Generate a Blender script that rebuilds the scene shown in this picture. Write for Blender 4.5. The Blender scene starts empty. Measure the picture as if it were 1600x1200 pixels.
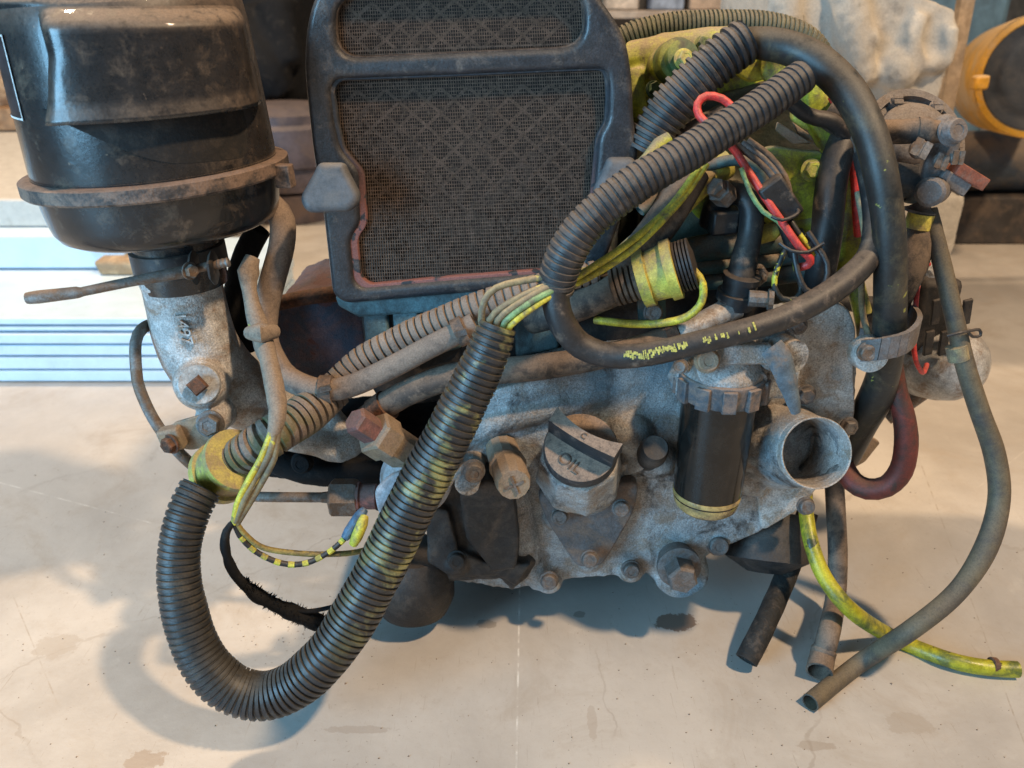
import bpy, bmesh, math, random
from mathutils import Vector as V, Matrix, noise as mnoise
random.seed(7)
sc = bpy.context.scene
C = sc.collection
R = math.radians
# ------------------------------------------------------------------ camera
F = 1300.0
PITCH = R(25)
CAM = V((0, -0.589, 0.515))
cd = bpy.data.cameras.new('camera'); cam = bpy.data.objects.new('camera', cd); C.objects.link(cam)
cam.location = CAM; cam.rotation_euler = (R(90) - PITCH, 0, 0)
cd.sensor_width = 36; cd.lens = 36 * F / 1600; cd.clip_start = 0.02; cd.clip_end = 60
cd.dof.use_dof = True; cd.dof.focus_distance = 0.63; cd.dof.aperture_fstop = 8.0
sc.camera = cam
# ------------------------------------------------------------------ light
w = bpy.data.worlds.new('World'); sc.world = w; w.use_nodes = True
bg = w.node_tree.nodes['Background']; bg.inputs[0].default_value = (0.42, 0.66, 0.84, 1); bg.inputs[1].default_value = 0.17
def area(name, loc, target, size, power, col, sy=None):
    l = bpy.data.lights.new(name, 'AREA'); l.energy = power; l.color = col; l.size = size
    if sy: l.shape = 'RECTANGLE'; l.size_y = sy
    o = bpy.data.objects.new(name, l); C.objects.link(o); o.location = loc
    o.rotation_euler = (V(target) - V(loc)).to_track_quat('-Z', 'Y').to_euler()
    return o
area('ceiling_lamp', (1.30, -0.90, 2.75), (0, 0, 0.1), 0.15, 96, (1.0, 0.72, 0.45))
area('ceiling_lamp', (-1.20, 0.85, 2.5), (0, 0, 0.1), 0.15, 60, (1.0, 0.735, 0.47))
area('window_light', (-1.75, -1.60, 0.80), (0, 0, 0.25), 1.1, 78, (0.30, 0.66, 1.0), 1.1)
sc.view_settings.view_transform = 'Standard'; sc.view_settings.look = 'None'
sc.view_settings.exposure = 0.0; sc.view_settings.gamma = 1.0
sc.render.engine = 'CYCLES'
sc.cycles.max_bounces = 6; sc.cycles.diffuse_bounces = 3; sc.cycles.glossy_bounces = 3
sc.cycles.use_denoising = True
# ------------------------------------------------------------------ pixel -> place
CP, SP = math.cos(PITCH), math.sin(PITCH)
def ray(px, py):
    u = (px - 800) / F; v = (600 - py) / F
    return V((u, CP + v * SP, -SP + v * CP))
def P(px, py, Y):
    d = ray(px, py); return CAM + d * ((Y - CAM.y) / d.y)
def S(px, py, Y):                       # metres per photo pixel at that place
    return (Y - CAM.y) / ray(px, py).y / F
def G(px, py, z=0.0):                   # on the level z
    d = ray(px, py); return CAM + d * ((z - CAM.z) / d.z)
# ------------------------------------------------------------------ materials
MAT = {}
def mat(name, base, dirt=None, amt=.45, scale=35, dust=None, damt=0.0, rough=.6, metal=0.0, bump=.25, bscale=450,
        fleck=None, famt=.35, fscale=60, spec=.5, coat=0.0, var=.35, grain=.22, fz=None, fsoft=0.0, grime=None):
    if name in MAT: return MAT[name]
    m = bpy.data.materials.new(name); m.use_nodes = True; nt = m.node_tree; N = nt.nodes; L = nt.links
    b = N['Principled BSDF']
    geo = N.new('ShaderNodeNewGeometry')
    def nz(sc_, det=6, ro=.6, dist=0):
        n = N.new('ShaderNodeTexNoise'); n.inputs['Scale'].default_value = sc_; n.inputs['Detail'].default_value = det
        n.inputs['Roughness'].default_value = ro; n.inputs['Distortion'].default_value = dist
        L.new(geo.outputs['Position'], n.inputs['Vector']); return n.outputs['Fac']
    def ramp(fac, lo, hi):
        r = N.new('ShaderNodeMapRange'); r.interpolation_type = 'SMOOTHSTEP'
        r.inputs[1].default_value = lo; r.inputs[2].default_value = hi
        L.new(fac, r.inputs[0]); return r.outputs[0]
    def mix(fac, a, c):
        x = N.new('ShaderNodeMix'); x.data_type = 'RGBA'
        if isinstance(fac, float): x.inputs[0].default_value = fac
        else: L.new(fac, x.inputs[0])
        for s, v in ((6, a), (7, c)):
            if isinstance(v, tuple): x.inputs[s].default_value = (*v, 1)
            else: L.new(v, x.inputs[s])
        return x.outputs[2]
    def mul(a, c):
        x = N.new('ShaderNodeMath'); x.operation = 'MULTIPLY'; L.new(a, x.inputs[0])
        if isinstance(c, float): x.inputs[1].default_value = c
        else: L.new(c, x.inputs[1])
        return x.outputs[0]
    v1 = ramp(nz(scale * 2.3, 8, .7), .3, .7)
    col = mix(v1, tuple(c * (1 - var) for c in base), tuple(min(1, c * (1 + var)) for c in base))
    rfac = None
    if dirt:
        d = ramp(nz(scale * 1.5, 10, .72, .4), .62 - amt * .42, .80 - amt * .42)
        col = mix(d, col, dirt)
    if fleck:
        f = ramp(nz(fscale, 4, .55, .3), .74 - famt * .3 - fsoft, .78 - famt * .3 + fsoft)
        if fz:
            sp = N.new('ShaderNodeSeparateXYZ'); L.new(geo.outputs['Position'], sp.inputs[0]); f = mul(f, ramp(sp.outputs[fz[0]], fz[1], fz[2]))
        col = mix(f, col, fleck)
    if grime:
        gq = ramp(nz(grime[1], 9, .74, .6), .66 - grime[2] * .3, .80 - grime[2] * .3); col = mix(gq, col, grime[0])
    if dust:
        sep = N.new('ShaderNodeSeparateXYZ'); L.new(geo.outputs['Normal'], sep.inputs[0])
        up = ramp(sep.outputs[2], -.15, .95)
        g = ramp(nz(scale * 4, 9, .75), .22, .56)
        k = mul(mul(up, g), float(damt))
        col = mix(k, col, dust)
        rr = N.new('ShaderNodeMapRange'); L.new(k, rr.inputs[0]); rr.inputs[3].default_value = rough; rr.inputs[4].default_value = .95
        L.new(rr.outputs[0], b.inputs['Roughness'])
    else:
        rr = N.new('ShaderNodeMapRange'); L.new(v1, rr.inputs[0]); rr.inputs[3].default_value = max(.05, rough - .1); rr.inputs[4].default_value = min(1, rough + .15)
        L.new(rr.outputs[0], b.inputs['Roughness'])
    gr = N.new('ShaderNodeMapRange'); L.new(nz(820, 3, .6), gr.inputs[0]); gr.inputs[1].default_value = .3; gr.inputs[2].default_value = .7
    gr.inputs[3].default_value = 1 - grain; gr.inputs[4].default_value = 1 + grain
    gm = N.new('ShaderNodeVectorMath'); gm.operation = 'SCALE'; L.new(col, gm.inputs[0]); L.new(gr.outputs[0], gm.inputs['Scale']); col = gm.outputs[0]
    L.new(col, b.inputs['Base Color'])
    b.inputs['Metallic'].default_value = metal
    b.inputs['Specular IOR Level'].default_value = spec
    b.inputs['Coat Weight'].default_value = coat
    if bump:
        bp = N.new('ShaderNodeBump'); bp.inputs['Strength'].default_value = bump; bp.inputs['Distance'].default_value = .0012
        L.new(nz(bscale, 5, .65), bp.inputs['Height']); L.new(bp.outputs[0], b.inputs['Normal'])
    MAT[name] = m; return m
TAN = (.25, .175, .125)
BLK = mat('black_rubber', (.016, .017, .019), (.15, .115, .09), .20, 45, (.20, .15, .115), .34, .42, bump=.15)
HOSE = mat('dusty_rubber', (.038, .034, .032), (.16, .12, .09), .50, 40, TAN, .65, .7, bump=.2)
DUSTY = mat('dust_caked_rubber', (.13, .10, .085), (.24, .18, .14), .6, 40, (.27, .20, .155), .8, .9, bump=.3)
COND = mat('conduit_plastic', (.020, .022, .026), TAN, .15, 30, (.17, .135, .11), .5, .42, bump=.12)
CONDY = mat('conduit_plastic_paint', (.018, .020, .024), (.08, .068, .052), .22, 26, (.16, .135, .10), .35, .34, bump=.2, fleck=(.26, .25, .10), famt=.62, fscale=55, fz=(0, -.14, -.07), fsoft=.07)
CONDT = mat('conduit_plastic_tan', (.17, .13, .108), (.25, .19, .15), .6, 40, (.29, .215, .165), .55, .85, bump=.3, fleck=(.10, .095, .035), famt=1.0, fscale=60, fz=(0, -.125, -.165), fsoft=.1)
CONDG = mat('conduit_plastic_green', (.022, .05, .042), (.10, .12, .06), .3, 40, (.25, .21, .15), .75, .6, bump=.2)
ALU = mat('cast_aluminium', (.47, .455, .43), (.33, .26, .20), .42, 40, (.36, .285, .225), .6, .50, .08, bump=.9, bscale=520, fleck=(.33, .35, .355), famt=.26, fscale=22, var=.22, grain=.38, grime=((.08, .07, .065), 17, .18))
BLU = mat('blue_grey_casting', (.33, .345, .35), (.27, .225, .185), .40, 28, (.34, .27, .215), .66, .48, .15, bump=1.0, bscale=430, fleck=(.12, .19, .23), famt=.54, fscale=10, grain=.40, fsoft=.05, grime=((.04, .038, .038), 18, .52))
ELB = mat('elbow_aluminium', (.52, .50, .48), (.33, .24, .18), .42, 30, (.36, .275, .215), .5, .48, .18, bump=.9, bscale=600, grain=.36, grime=((.11, .08, .06), 16, .2))
SILV = mat('bare_alloy', (.48, .48, .47), (.28, .21, .16), .35, 40, (.3, .23, .18), .5, .5, .4, bump=.4)
DARK = mat('oily_casting', (.016, .016, .017), (.055, .045, .038), .40, 30, (.11, .085, .068), .4, .55, bump=.6, bscale=300)
GREASE = mat('oily_black', (.010, .010, .011), (.03, .026, .023), .25, 30, None, 0, .85, bump=.5, spec=.25)
STEEL = mat('dull_steel', (.20, .195, .19), (.17, .115, .08), .5, 60, (.24, .18, .14), .6, .55, .5, bump=.4)
BOLT = mat('bolt_steel', (.15, .148, .148), (.14, .105, .085), .4, 90, (.22, .175, .145), .5, .5, .5, bump=.5)
RUST = mat('rusty_steel', (.16, .062, .032), (.07, .034, .022), .5, 120, (.25, .16, .11), .4, .9, .1, bump=.9)
PURP = mat('maroon_primer', (.20, .085, .075), (.12, .07, .065), .45, 60, (.26, .18, .15), .5, .85, bump=.5)
BRASS = mat('dusty_brass', (.26, .19, .12), (.30, .22, .16), .5, 50, (.33, .25, .185), .7, .7, .2, bump=.4)
FRAME = mat('frame_paint', (.028, .029, .034), (.10, .085, .075), .28, 40, (.13, .115, .10), .42, .40, bump=.4, fleck=(.20, .09, .07), famt=.05, fscale=30, coat=.2, grain=.35, grime=((.15, .13, .115), 60, .05))
FRAMER = mat('frame_primer', (.035, .038, .045), (.10, .085, .08), .3, 50, None, 0, .75, bump=.5, fleck=(.24, .10, .085), famt=1.2, fscale=60, fz=(2, .425, .35))
CLEAN = mat('cleaner_paint', (.010, .011, .013), (.085, .065, .05), .30, 34, (.25, .18, .13), .8, .23, bump=.16, bscale=260, coat=.2, fleck=(.17, .12, .085), famt=.10, fscale=130)
RIM = mat('rim_rusty_paint', (.035, .032, .032), (.20, .135, .10), .52, 40, (.28, .19, .145), .7, .6, bump=.6)
MESH = mat('screen_wire', (.105, .078, .062), (.16, .115, .088), .45, 90, None, 0, .9, bump=.1, spec=.15)
LINT = mat('screen_dust', (.105, .082, .068), (.06, .048, .042), .5, 60, None, 0, .95, bump=.5, spec=.1)
CORE = mat('core_and_opening_dark', (.012, .011, .011), (.03, .024, .02), .4, 60, None, 0, .9, bump=.4)
YEL = mat('yellow_paint', (.58, .51, .085), (.33, .24, .12), .42, 34, (.32, .25, .15), .7, .5, bump=.25, fleck=(.12, .20, .10), famt=.20, fscale=40)
YG = mat('yellow_green_paint', (.46, .48, .045), (.20, .17, .07), .40, 34, (.33, .26, .17), .95, .40, bump=.35, fleck=(.06, .10, .05), famt=.10, fscale=40, fsoft=.02)
GRN = mat('dark_green_paint', (.07, .15, .055), (.03, .035, .025), .38, 26, (.22, .17, .11), .5, .5, bump=.35, fleck=(.36, .40, .05), famt=.55, fscale=30, fsoft=.09)
TEAL = mat('teal_paint', (.05, .12, .13), (.10, .10, .09), .4, 30, (.28, .20, .14), .8, .6, bump=.3)
HEADB = mat('blue_head_paint', (.10, .17, .185), (.05, .07, .075), .45, 24, (.20, .17, .14), .6, .7, bump=.5)
RED = mat('red_insulation', (.62, .045, .04), (.30, .05, .04), .3, 60, (.4, .2, .15), .3, .45, bump=.08)
REDH = mat('red_hose', (.13, .022, .016), (.03, .018, .016), .45, 26, (.20, .09, .06), .5, .55, bump=.15)
WTAN = mat('wire_tan', (.24, .20, .11), (.16, .13, .09), .5, 60, (.36, .29, .18), .6, .8, bump=.2, fleck=(.55, .52, .07), famt=.35, fscale=60)
WYEL = mat('wire_yellow', (.60, .52, .05), (.22, .18, .08), .35, 60, (.36, .28, .14), .3, .5, bump=.1)
WSTR = mat('wire_yellow_black', (.025, .025, .022), None, 0, 60, None, 0, .5, bump=.1, fleck=(.60, .54, .05), famt=.62, fscale=75)
WGRN = mat('wire_green', (.20, .36, .16), (.12, .14, .09), .35, 60, (.4, .36, .2), .3, .5, bump=.1)
BLUC = mat('blue_connector', (.06, .13, .22), (.12, .11, .10), .35, 80, None, 0, .45, bump=.1)
YHOSE = mat('yellow_painted_hose', (.40, .36, .02), (.10, .12, .03), .40, 22, None, 0, .38, bump=.35, fleck=(.04, .05, .02), famt=.34, fscale=55, bscale=160)
GHOSE = mat('grey_brown_hose', (.11, .088, .055), (.06, .052, .045), .5, 22, (.20, .155, .10), .6, .6, bump=.12)
KNOB = mat('grey_plastic', (.10, .102, .11), (.13, .12, .115), .4, 40, (.15, .14, .135), .5, .5, bump=.12, grain=.12)
CAPM = mat('cap_plastic', (.018, .02, .024), (.10, .08, .07), .25, 50, (.30, .215, .16), 1.0, .55, bump=.15)
CAPL = mat('cap_letter', (.09, .068, .055), (.14, .11, .09), .4, 90, None, 0, .8, bump=.1)
BOWL = mat('filter_bowl', (.012, .011, .010), (.03, .024, .019), .2, 22, (.10, .08, .06), .2, .14, bump=.02, coat=.0, grain=.1, spec=.4)
AMBER = mat('filter_amber', (.36, .25, .09), (.16, .12, .06), .35, 40, None, 0, .15, bump=.03, coat=.5)
DIAPH = mat('pump_grey', (.165, .155, .155), (.14, .11, .095), .40, 45, (.26, .21, .175), .6, .6, .2, bump=.5)
LGREY = mat('light_grey_paint', (.38, .39, .42), (.26, .21, .18), .35, 30, (.32, .25, .21), .5, .5, bump=.25)
WHITE = mat('white_print', (.75, .73, .70), (.4, .35, .3), .25, 90, None, 0, .6, bump=0)
STICK = mat('sticker_black', (.03, .02, .022), None, 0, 60, None, 0, .4, bump=0)
# ------------------------------------------------------------------ builders
class MB:
    def __init__(s): s.v = []; s.f = []
    def add(s, vs, fs):
        o = len(s.v); s.v += [V(p) for p in vs]; s.f += [[i + o for i in f] for f in fs]; return s
    def tube(s, pts, rad, seg=14, cap=True, hollow=0.0):
        n = len(pts); t = [(pts[min(i + 1, n - 1)] - pts[max(i - 1, 0)]).normalized() for i in range(n)]
        up = V((0, 0, 1)) if abs(t[0].z) < .9 else V((1, 0, 0))
        nrm = (up - t[0] * up.dot(t[0])).normalized()
        rings = []
        for i in range(n):
            nrm = (nrm - t[i] * nrm.dot(t[i])).normalized(); bi = t[i].cross(nrm)
            rings.append([pts[i] + (nrm * math.cos(a) + bi * math.sin(a)) * rad[i] for a in (2 * math.pi * k / seg for k in range(seg))])
        if hollow:
            for e in (0, -1):
                c = pts[e]; dr = t[e] * (1 if e == 0 else -1)
                q = [[c + (p - c) * k + dr * d for p in rings[e]] for k, d in ((.84, -.0002), (.80, hollow), (.05, hollow * 1.01))]
                rings = (q[::-1] + rings) if e == 0 else (rings + q)
        vs = [p for r in rings for p in r]; fs = []
        for i in range(len(rings) - 1):
            for k in range(seg):
                a = i * seg + k; b = i * seg + (k + 1) % seg
                fs.append([a, b, b + seg, a + seg])
        fs.append(list(range(seg))[::-1]); m = (len(rings) - 1) * seg; fs.append([m + k for k in range(seg)])
        return s.add(vs, fs)
    def lathe(s, o, ax, prof, seg=40):           # prof: (along axis, radius)
        ax = V(ax).normalized(); u = ax.orthogonal().normalized(); w_ = ax.cross(u)
        vs = []; fs = []
        for h, r in prof:
            for k in range(seg):
                a = 2 * math.pi * k / seg; vs.append(V(o) + ax * h + (u * math.cos(a) + w_ * math.sin(a)) * max(r, 1e-5))
        for i in range(len(prof) - 1):
            for k in range(seg):
                a = i * seg + k; b = i * seg + (k + 1) % seg; fs.append([a, b, b + seg, a + seg])
        fs.append(list(range(seg))[::-1]); m = (len(prof) - 1) * seg; fs.append([m + k for k in range(seg)])
        return s.add(vs, fs)
    def prism(s, front, back):                   # front: 3D points, back: vector
        n = len(front); b = V(back); vs = list(front) + [p + b for p in front]
        fs = [list(range(n)), [n + k for k in range(n)][::-1]] + [[(k + 1) % n, k, n + k, n + (k + 1) % n] for k in range(n)]
        return s.add(vs, fs)
    def box(s, c, x, y, z):                      # half axes
        c, x, y, z = V(c), V(x), V(y), V(z)
        vs = [c + x * a + y * b + z * d for a in (-1, 1) for b in (-1, 1) for d in (-1, 1)]
        return s.add(vs, [[0, 1, 3, 2], [4, 6, 7, 5], [0, 4, 5, 1], [2, 3, 7, 6], [0, 2, 6, 4], [1, 5, 7, 3]])
    def ball(s, c, r, n=14, sq=(1, 1, 1)):
        pr = [(-math.cos(math.pi * i / n), math.sin(math.pi * i / n)) for i in range(n + 1)]
        o = len(s.v); s.lathe((0, 0, 0), (0, 0, 1), pr, n * 2)
        for i in range(o, len(s.v)): p = s.v[i]; s.v[i] = V(c) + V((p.x * r * sq[0], p.y * r * sq[1], p.z * r * sq[2]))
        return s
def wloc(o):
    return V((0, 0, 0)) if o is None else wloc(o.parent) + V(o.location)
USED = {}
def finish(me, m, smooth=35):
    bm = bmesh.new(); bm.from_mesh(me); bmesh.ops.recalc_face_normals(bm, faces=bm.faces); bm.to_mesh(me); bm.free()
    me.materials.clear(); me.materials.append(m)
    me.shade_smooth()
    try: me.set_sharp_from_angle(angle=R(smooth))
    except Exception: pass
def tag(o, label=None, cat=None, group=None, kind=None):
    for k, v in (('label', label), ('category', cat), ('group', group), ('kind', kind)):
        if v: o[k] = v
    return o
def link(name, me, parent=None, loc=(0, 0, 0)):
    o = bpy.data.objects.new(name, me); C.objects.link(o); o.parent = parent; o.location = loc; return o
def build(name, mb, m, parent=None, bevel=0, seg=2, smooth=35, cast=None, base=None):
    """one mesh object; a top-level one gets its origin at its base"""
    if parent is None:
        zs = min(p.z for p in mb.v); lo = V((sum(p.x for p in mb.v) / len(mb.v), sum(p.y for p in mb.v) / len(mb.v), zs)); off = lo
    else: off = wloc(parent); lo = V((0, 0, 0))
    me = bpy.data.meshes.new(name); me.from_pydata([p - off for p in mb.v], [], mb.f); me.validate()
    finish(me, m, smooth)
    o = link(name, me, parent, lo)
    if bevel:
        bv = o.modifiers.new('bevel', 'BEVEL'); bv.width = bevel; bv.segments = seg; bv.limit_method = 'ANGLE'; bv.angle_limit = R(35); bv.harden_normals = False
    if cast:
        vox, it, st = cast
        rm = o.modifiers.new('fuse', 'REMESH'); rm.mode = 'VOXEL'; rm.voxel_size = vox; rm.use_smooth_shade = True
        sm = o.modifiers.new('soften', 'SMOOTH'); sm.iterations = it; sm.factor = .5
        if st:
            tx = bpy.data.textures.get('cast') or bpy.data.textures.new('cast', 'CLOUDS'); tx.noise_scale = .012; tx.noise_depth = 4
            dp = o.modifiers.new('grain', 'DISPLACE'); dp.texture = tx; dp.strength = st; dp.mid_level = .5; dp.texture_coords = 'GLOBAL'
    return o
def empty(name, loc, label, cat, group=None):
    o = bpy.data.objects.new(name, None); C.objects.link(o); o.location = loc; o.empty_display_size = .03
    return tag(o, label, cat, group)
def spline(pts, step):
    """pts: list of (Vector, r); Catmull-Rom resampled about every step metres"""
    n = len(pts); out = []; rr = []
    for i in range(n - 1):
        p0, p1, p2, p3 = pts[max(i - 1, 0)], pts[i], pts[i + 1], pts[min(i + 2, n - 1)]
        L = (p2[0] - p1[0]).length; k = max(2, int(L / step))
        for j in range(k):
            t = j / k; t2 = t * t; t3 = t2 * t
            out.append(.5 * ((2 * p1[0]) + (p2[0] - p0[0]) * t + (2 * p0[0] - 5 * p1[0] + 4 * p2[0] - p3[0]) * t2 + (3 * p1[0] - p0[0] - 3 * p2[0] + p3[0]) * t3))
            rr.append(p1[1] + (p2[1] - p1[1]) * (t * t * (3 - 2 * t)))
    out.append(pts[-1][0].copy()); rr.append(pts[-1][1]); return out, rr
def pathpts(L, r=None):
    """(px, py, Y[, r px]) list -> (Vector, radius m); last radius carries on"""
    out = []
    for q in L:
        if len(q) > 3: r = q[3]
        out.append((P(q[0], q[1], q[2]), r * S(q[0], q[1], q[2])))
    return out
def hose(name, L, m, parent=None, r=None, seg=16, hollow=.012, wob=.0, step=.006, mb=None):
    pts, rad = spline(L if isinstance(L[0][0], V) else pathpts(L, r), step)
    if wob: rad = [q * (1 + wob * mnoise.noise(p * 90)) for p, q in zip(pts, rad)]
    b = mb or MB(); b.tube(pts, rad, seg, hollow=hollow)
    return b if mb else build(name, b, m, parent, smooth=50)
def conduit(name, L, m, parent=None, r=None, pitch=.0055, amp=.14, crest=.6, seg=22, hollow=.02):
    pts, rad = spline(L if isinstance(L[0][0], V) else pathpts(L, r), .002)
    # resample to even arc length, several rings per corrugation
    d = [0]
    for i in range(1, len(pts)): d.append(d[-1] + (pts[i] - pts[i - 1]).length)
    prof = [(0, 1), (crest, 1), (crest + .06, 1 - amp * .5), (crest + .12, 1 - amp), (.90, 1 - amp), (.95, 1 - amp * .5)]
    q = []; qr = []; nn = int(d[-1] / pitch); i = 0
    for k in range(nn):
        for f, a in prof:
            x = (k + f) * pitch
            while i < len(d) - 2 and d[i + 1] < x: i += 1
            t = (x - d[i]) / max(1e-9, d[i + 1] - d[i])
            p_ = pts[i].lerp(pts[i + 1], t); wv = mnoise.noise_vector(p_ * 22) * .0012; q.append(p_ + wv); qr.append((rad[i] + (rad[i + 1] - rad[i]) * t) * a * (1 + .035 * mnoise.noise(p_ * 45 + V((5, 1, 2)))))
    return build(name, MB().tube(q, qr, seg, hollow=hollow), m, parent, smooth=28)
def roundpoly(pts, r, n=5):
    out = []; N_ = len(pts)
    for i in range(N_):
        p = V((*pts[i],)); a = V((*pts[i - 1],)); b = V((*pts[(i + 1) % N_],))
        da, db = (a - p), (b - p); k = min(r, da.length * .48, db.length * .48)
        s0 = p + da.normalized() * k; s1 = p + db.normalized() * k
        for j in range(n + 1):
            t = j / n; out.append((1 - t) ** 2 * s0 + 2 * t * (1 - t) * p + t * t * s1)
    return out
def plate(name, outlines, Y, thick, m, parent=None, bevel=.0015, rnd=8, xf=None, smooth=40, res=2):
    """flat piece in the upright plane Y; outlines in photo pixels, the first one outside, the rest holes"""
    cu = bpy.data.curves.new(name, 'CURVE'); cu.dimensions = '2D'; cu.fill_mode = 'BOTH'
    cu.extrude = max(1e-5, thick / 2 - bevel); cu.bevel_depth = bevel; cu.bevel_resolution = res; cu.offset = -bevel
    for k, ol in enumerate(outlines):
        rr = rnd[k] if isinstance(rnd, (list, tuple)) else rnd
        pts = roundpoly([V(q) for q in ol], rr) if rr else [V(q) for q in ol]
        s = cu.splines.new('POLY'); s.points.add(len(pts) - 1); s.use_cyclic_u = True
        for i, q in enumerate(pts):
            w3 = P(q.x, q.y, Y); s.points[i].co = (w3.x, w3.z, 0, 1)
    t = bpy.data.objects.new('tmp', cu); C.objects.link(t)
    dg = bpy.context.evaluated_depsgraph_get(); me = bpy.data.meshes.new_from_object(t.evaluated_get(dg), depsgraph=dg)
    bpy.data.objects.remove(t); bpy.data.curves.remove(cu)
    vs = [V((v.co.x, Y + thick / 2 - v.co.z, v.co.y)) for v in me.vertices]
    if xf: vs = [xf @ v for v in vs]
    zs = min(v.z for v in vs)
    off = wloc(parent) if parent else V((sum(v.x for v in vs) / len(vs), Y, zs))
    for v, p in zip(me.vertices, vs): v.co = p - off
    me.name = name; bm = bmesh.new(); bm.from_mesh(me); bmesh.ops.remove_doubles(bm, verts=bm.verts, dist=1e-6); bm.to_mesh(me); bm.free()
    finish(me, m, smooth); return link(name, me, parent, (0, 0, 0) if parent else off)
SHARED = {}
def bolt_mesh(kind, m):
    key = (kind, m.name)
    if key in SHARED: return SHARED[key]
    b = MB()
    if kind == 'hex':
        b.lathe((0, 0, 0), (0, 0, 1), [(0, 1.28), (.22, 1.28), (.26, 1.2), (.27, 1.0)], 24)
        b.lathe((0, 0, .2), (0, 0, 1), [(0, 1.0), (.62, 1.0), (.8, .86), (.8, .55), (.74, .5)], 6)
    elif kind == 'round':
        b.lathe((0, 0, 0), (0, 0, 1), [(0, 1.2), (.2, 1.2), (.24, 1.0), (.85, .98), (1, .86), (1, .5), (.93, .46)], 24)
    elif kind == 'slot':
        b.lathe((0, 0, 0), (0, 0, 1), [(0, 1), (.5, 1), (.7, .85)], 24)
        b.box((0, .55, .72), (.95, 0, 0), (0, .38, 0), (0, 0, .1)); b.box((0, -.55, .72), (.95, 0, 0), (0, .38, 0), (0, 0, .1))
    elif kind == 'sq':
        b.lathe((0, 0, 0), (0, 0, 1), [(0, 1), (.7, .95), (.85, .8)], 4)
    elif kind == 'hexlong':
        b.lathe((0, 0, 0), (0, 0, 1), [(0, .92), (.1, 1.0), (1.9, 1.0), (2, .9)], 6)
    me = bpy.data.meshes.new('bolt'); me.from_pydata(b.v, [], b.f); finish(me, m, 30); SHARED[key] = me; return me
def bolt(parent, px, py, Y, rpx, axis=(0, -1, .25), kind='hex', m=None, h=1.0, name='bolt', spin=None):
    me = bolt_mesh(kind, m or BOLT); s = rpx * S(px, py, Y)
    o = link(name, me, parent)
    q = V(axis).normalized().to_track_quat('Z', 'Y').to_matrix().to_4x4()
    sp = Matrix.Rotation(random.random() * 6 if spin is None else spin, 4, 'Z')
    o.matrix_local = Matrix.Translation(P(px, py, Y) - wloc(parent)) @ q @ sp @ Matrix.Diagonal((s, s, s * h, 1))
    return o
def axis_to(a, b): return (P(*b) - P(*a)).normalized()
def text(name, s, m, parent, origin, xdir, ydir, size, ext):
    cu = bpy.data.curves.new(name, 'FONT'); cu.body = s; cu.size = size; cu.extrude = ext; cu.align_x = 'CENTER'; cu.align_y = 'CENTER'
    t = bpy.data.objects.new('tmp', cu); C.objects.link(t); dg = bpy.context.evaluated_depsgraph_get()
    me = bpy.data.meshes.new_from_object(t.evaluated_get(dg), depsgraph=dg); bpy.data.objects.remove(t); bpy.data.curves.remove(cu)
    x = V(xdir).normalized(); z = x.cross(V(ydir)).normalized(); y = z.cross(x); off = wloc(parent)
    for v in me.vertices: c = v.co.copy(); v.co = V(origin) + x * c.x + y * c.y + z * c.z - off
    me.name = name; finish(me, m, 30); return link(name, me, parent)

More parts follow.
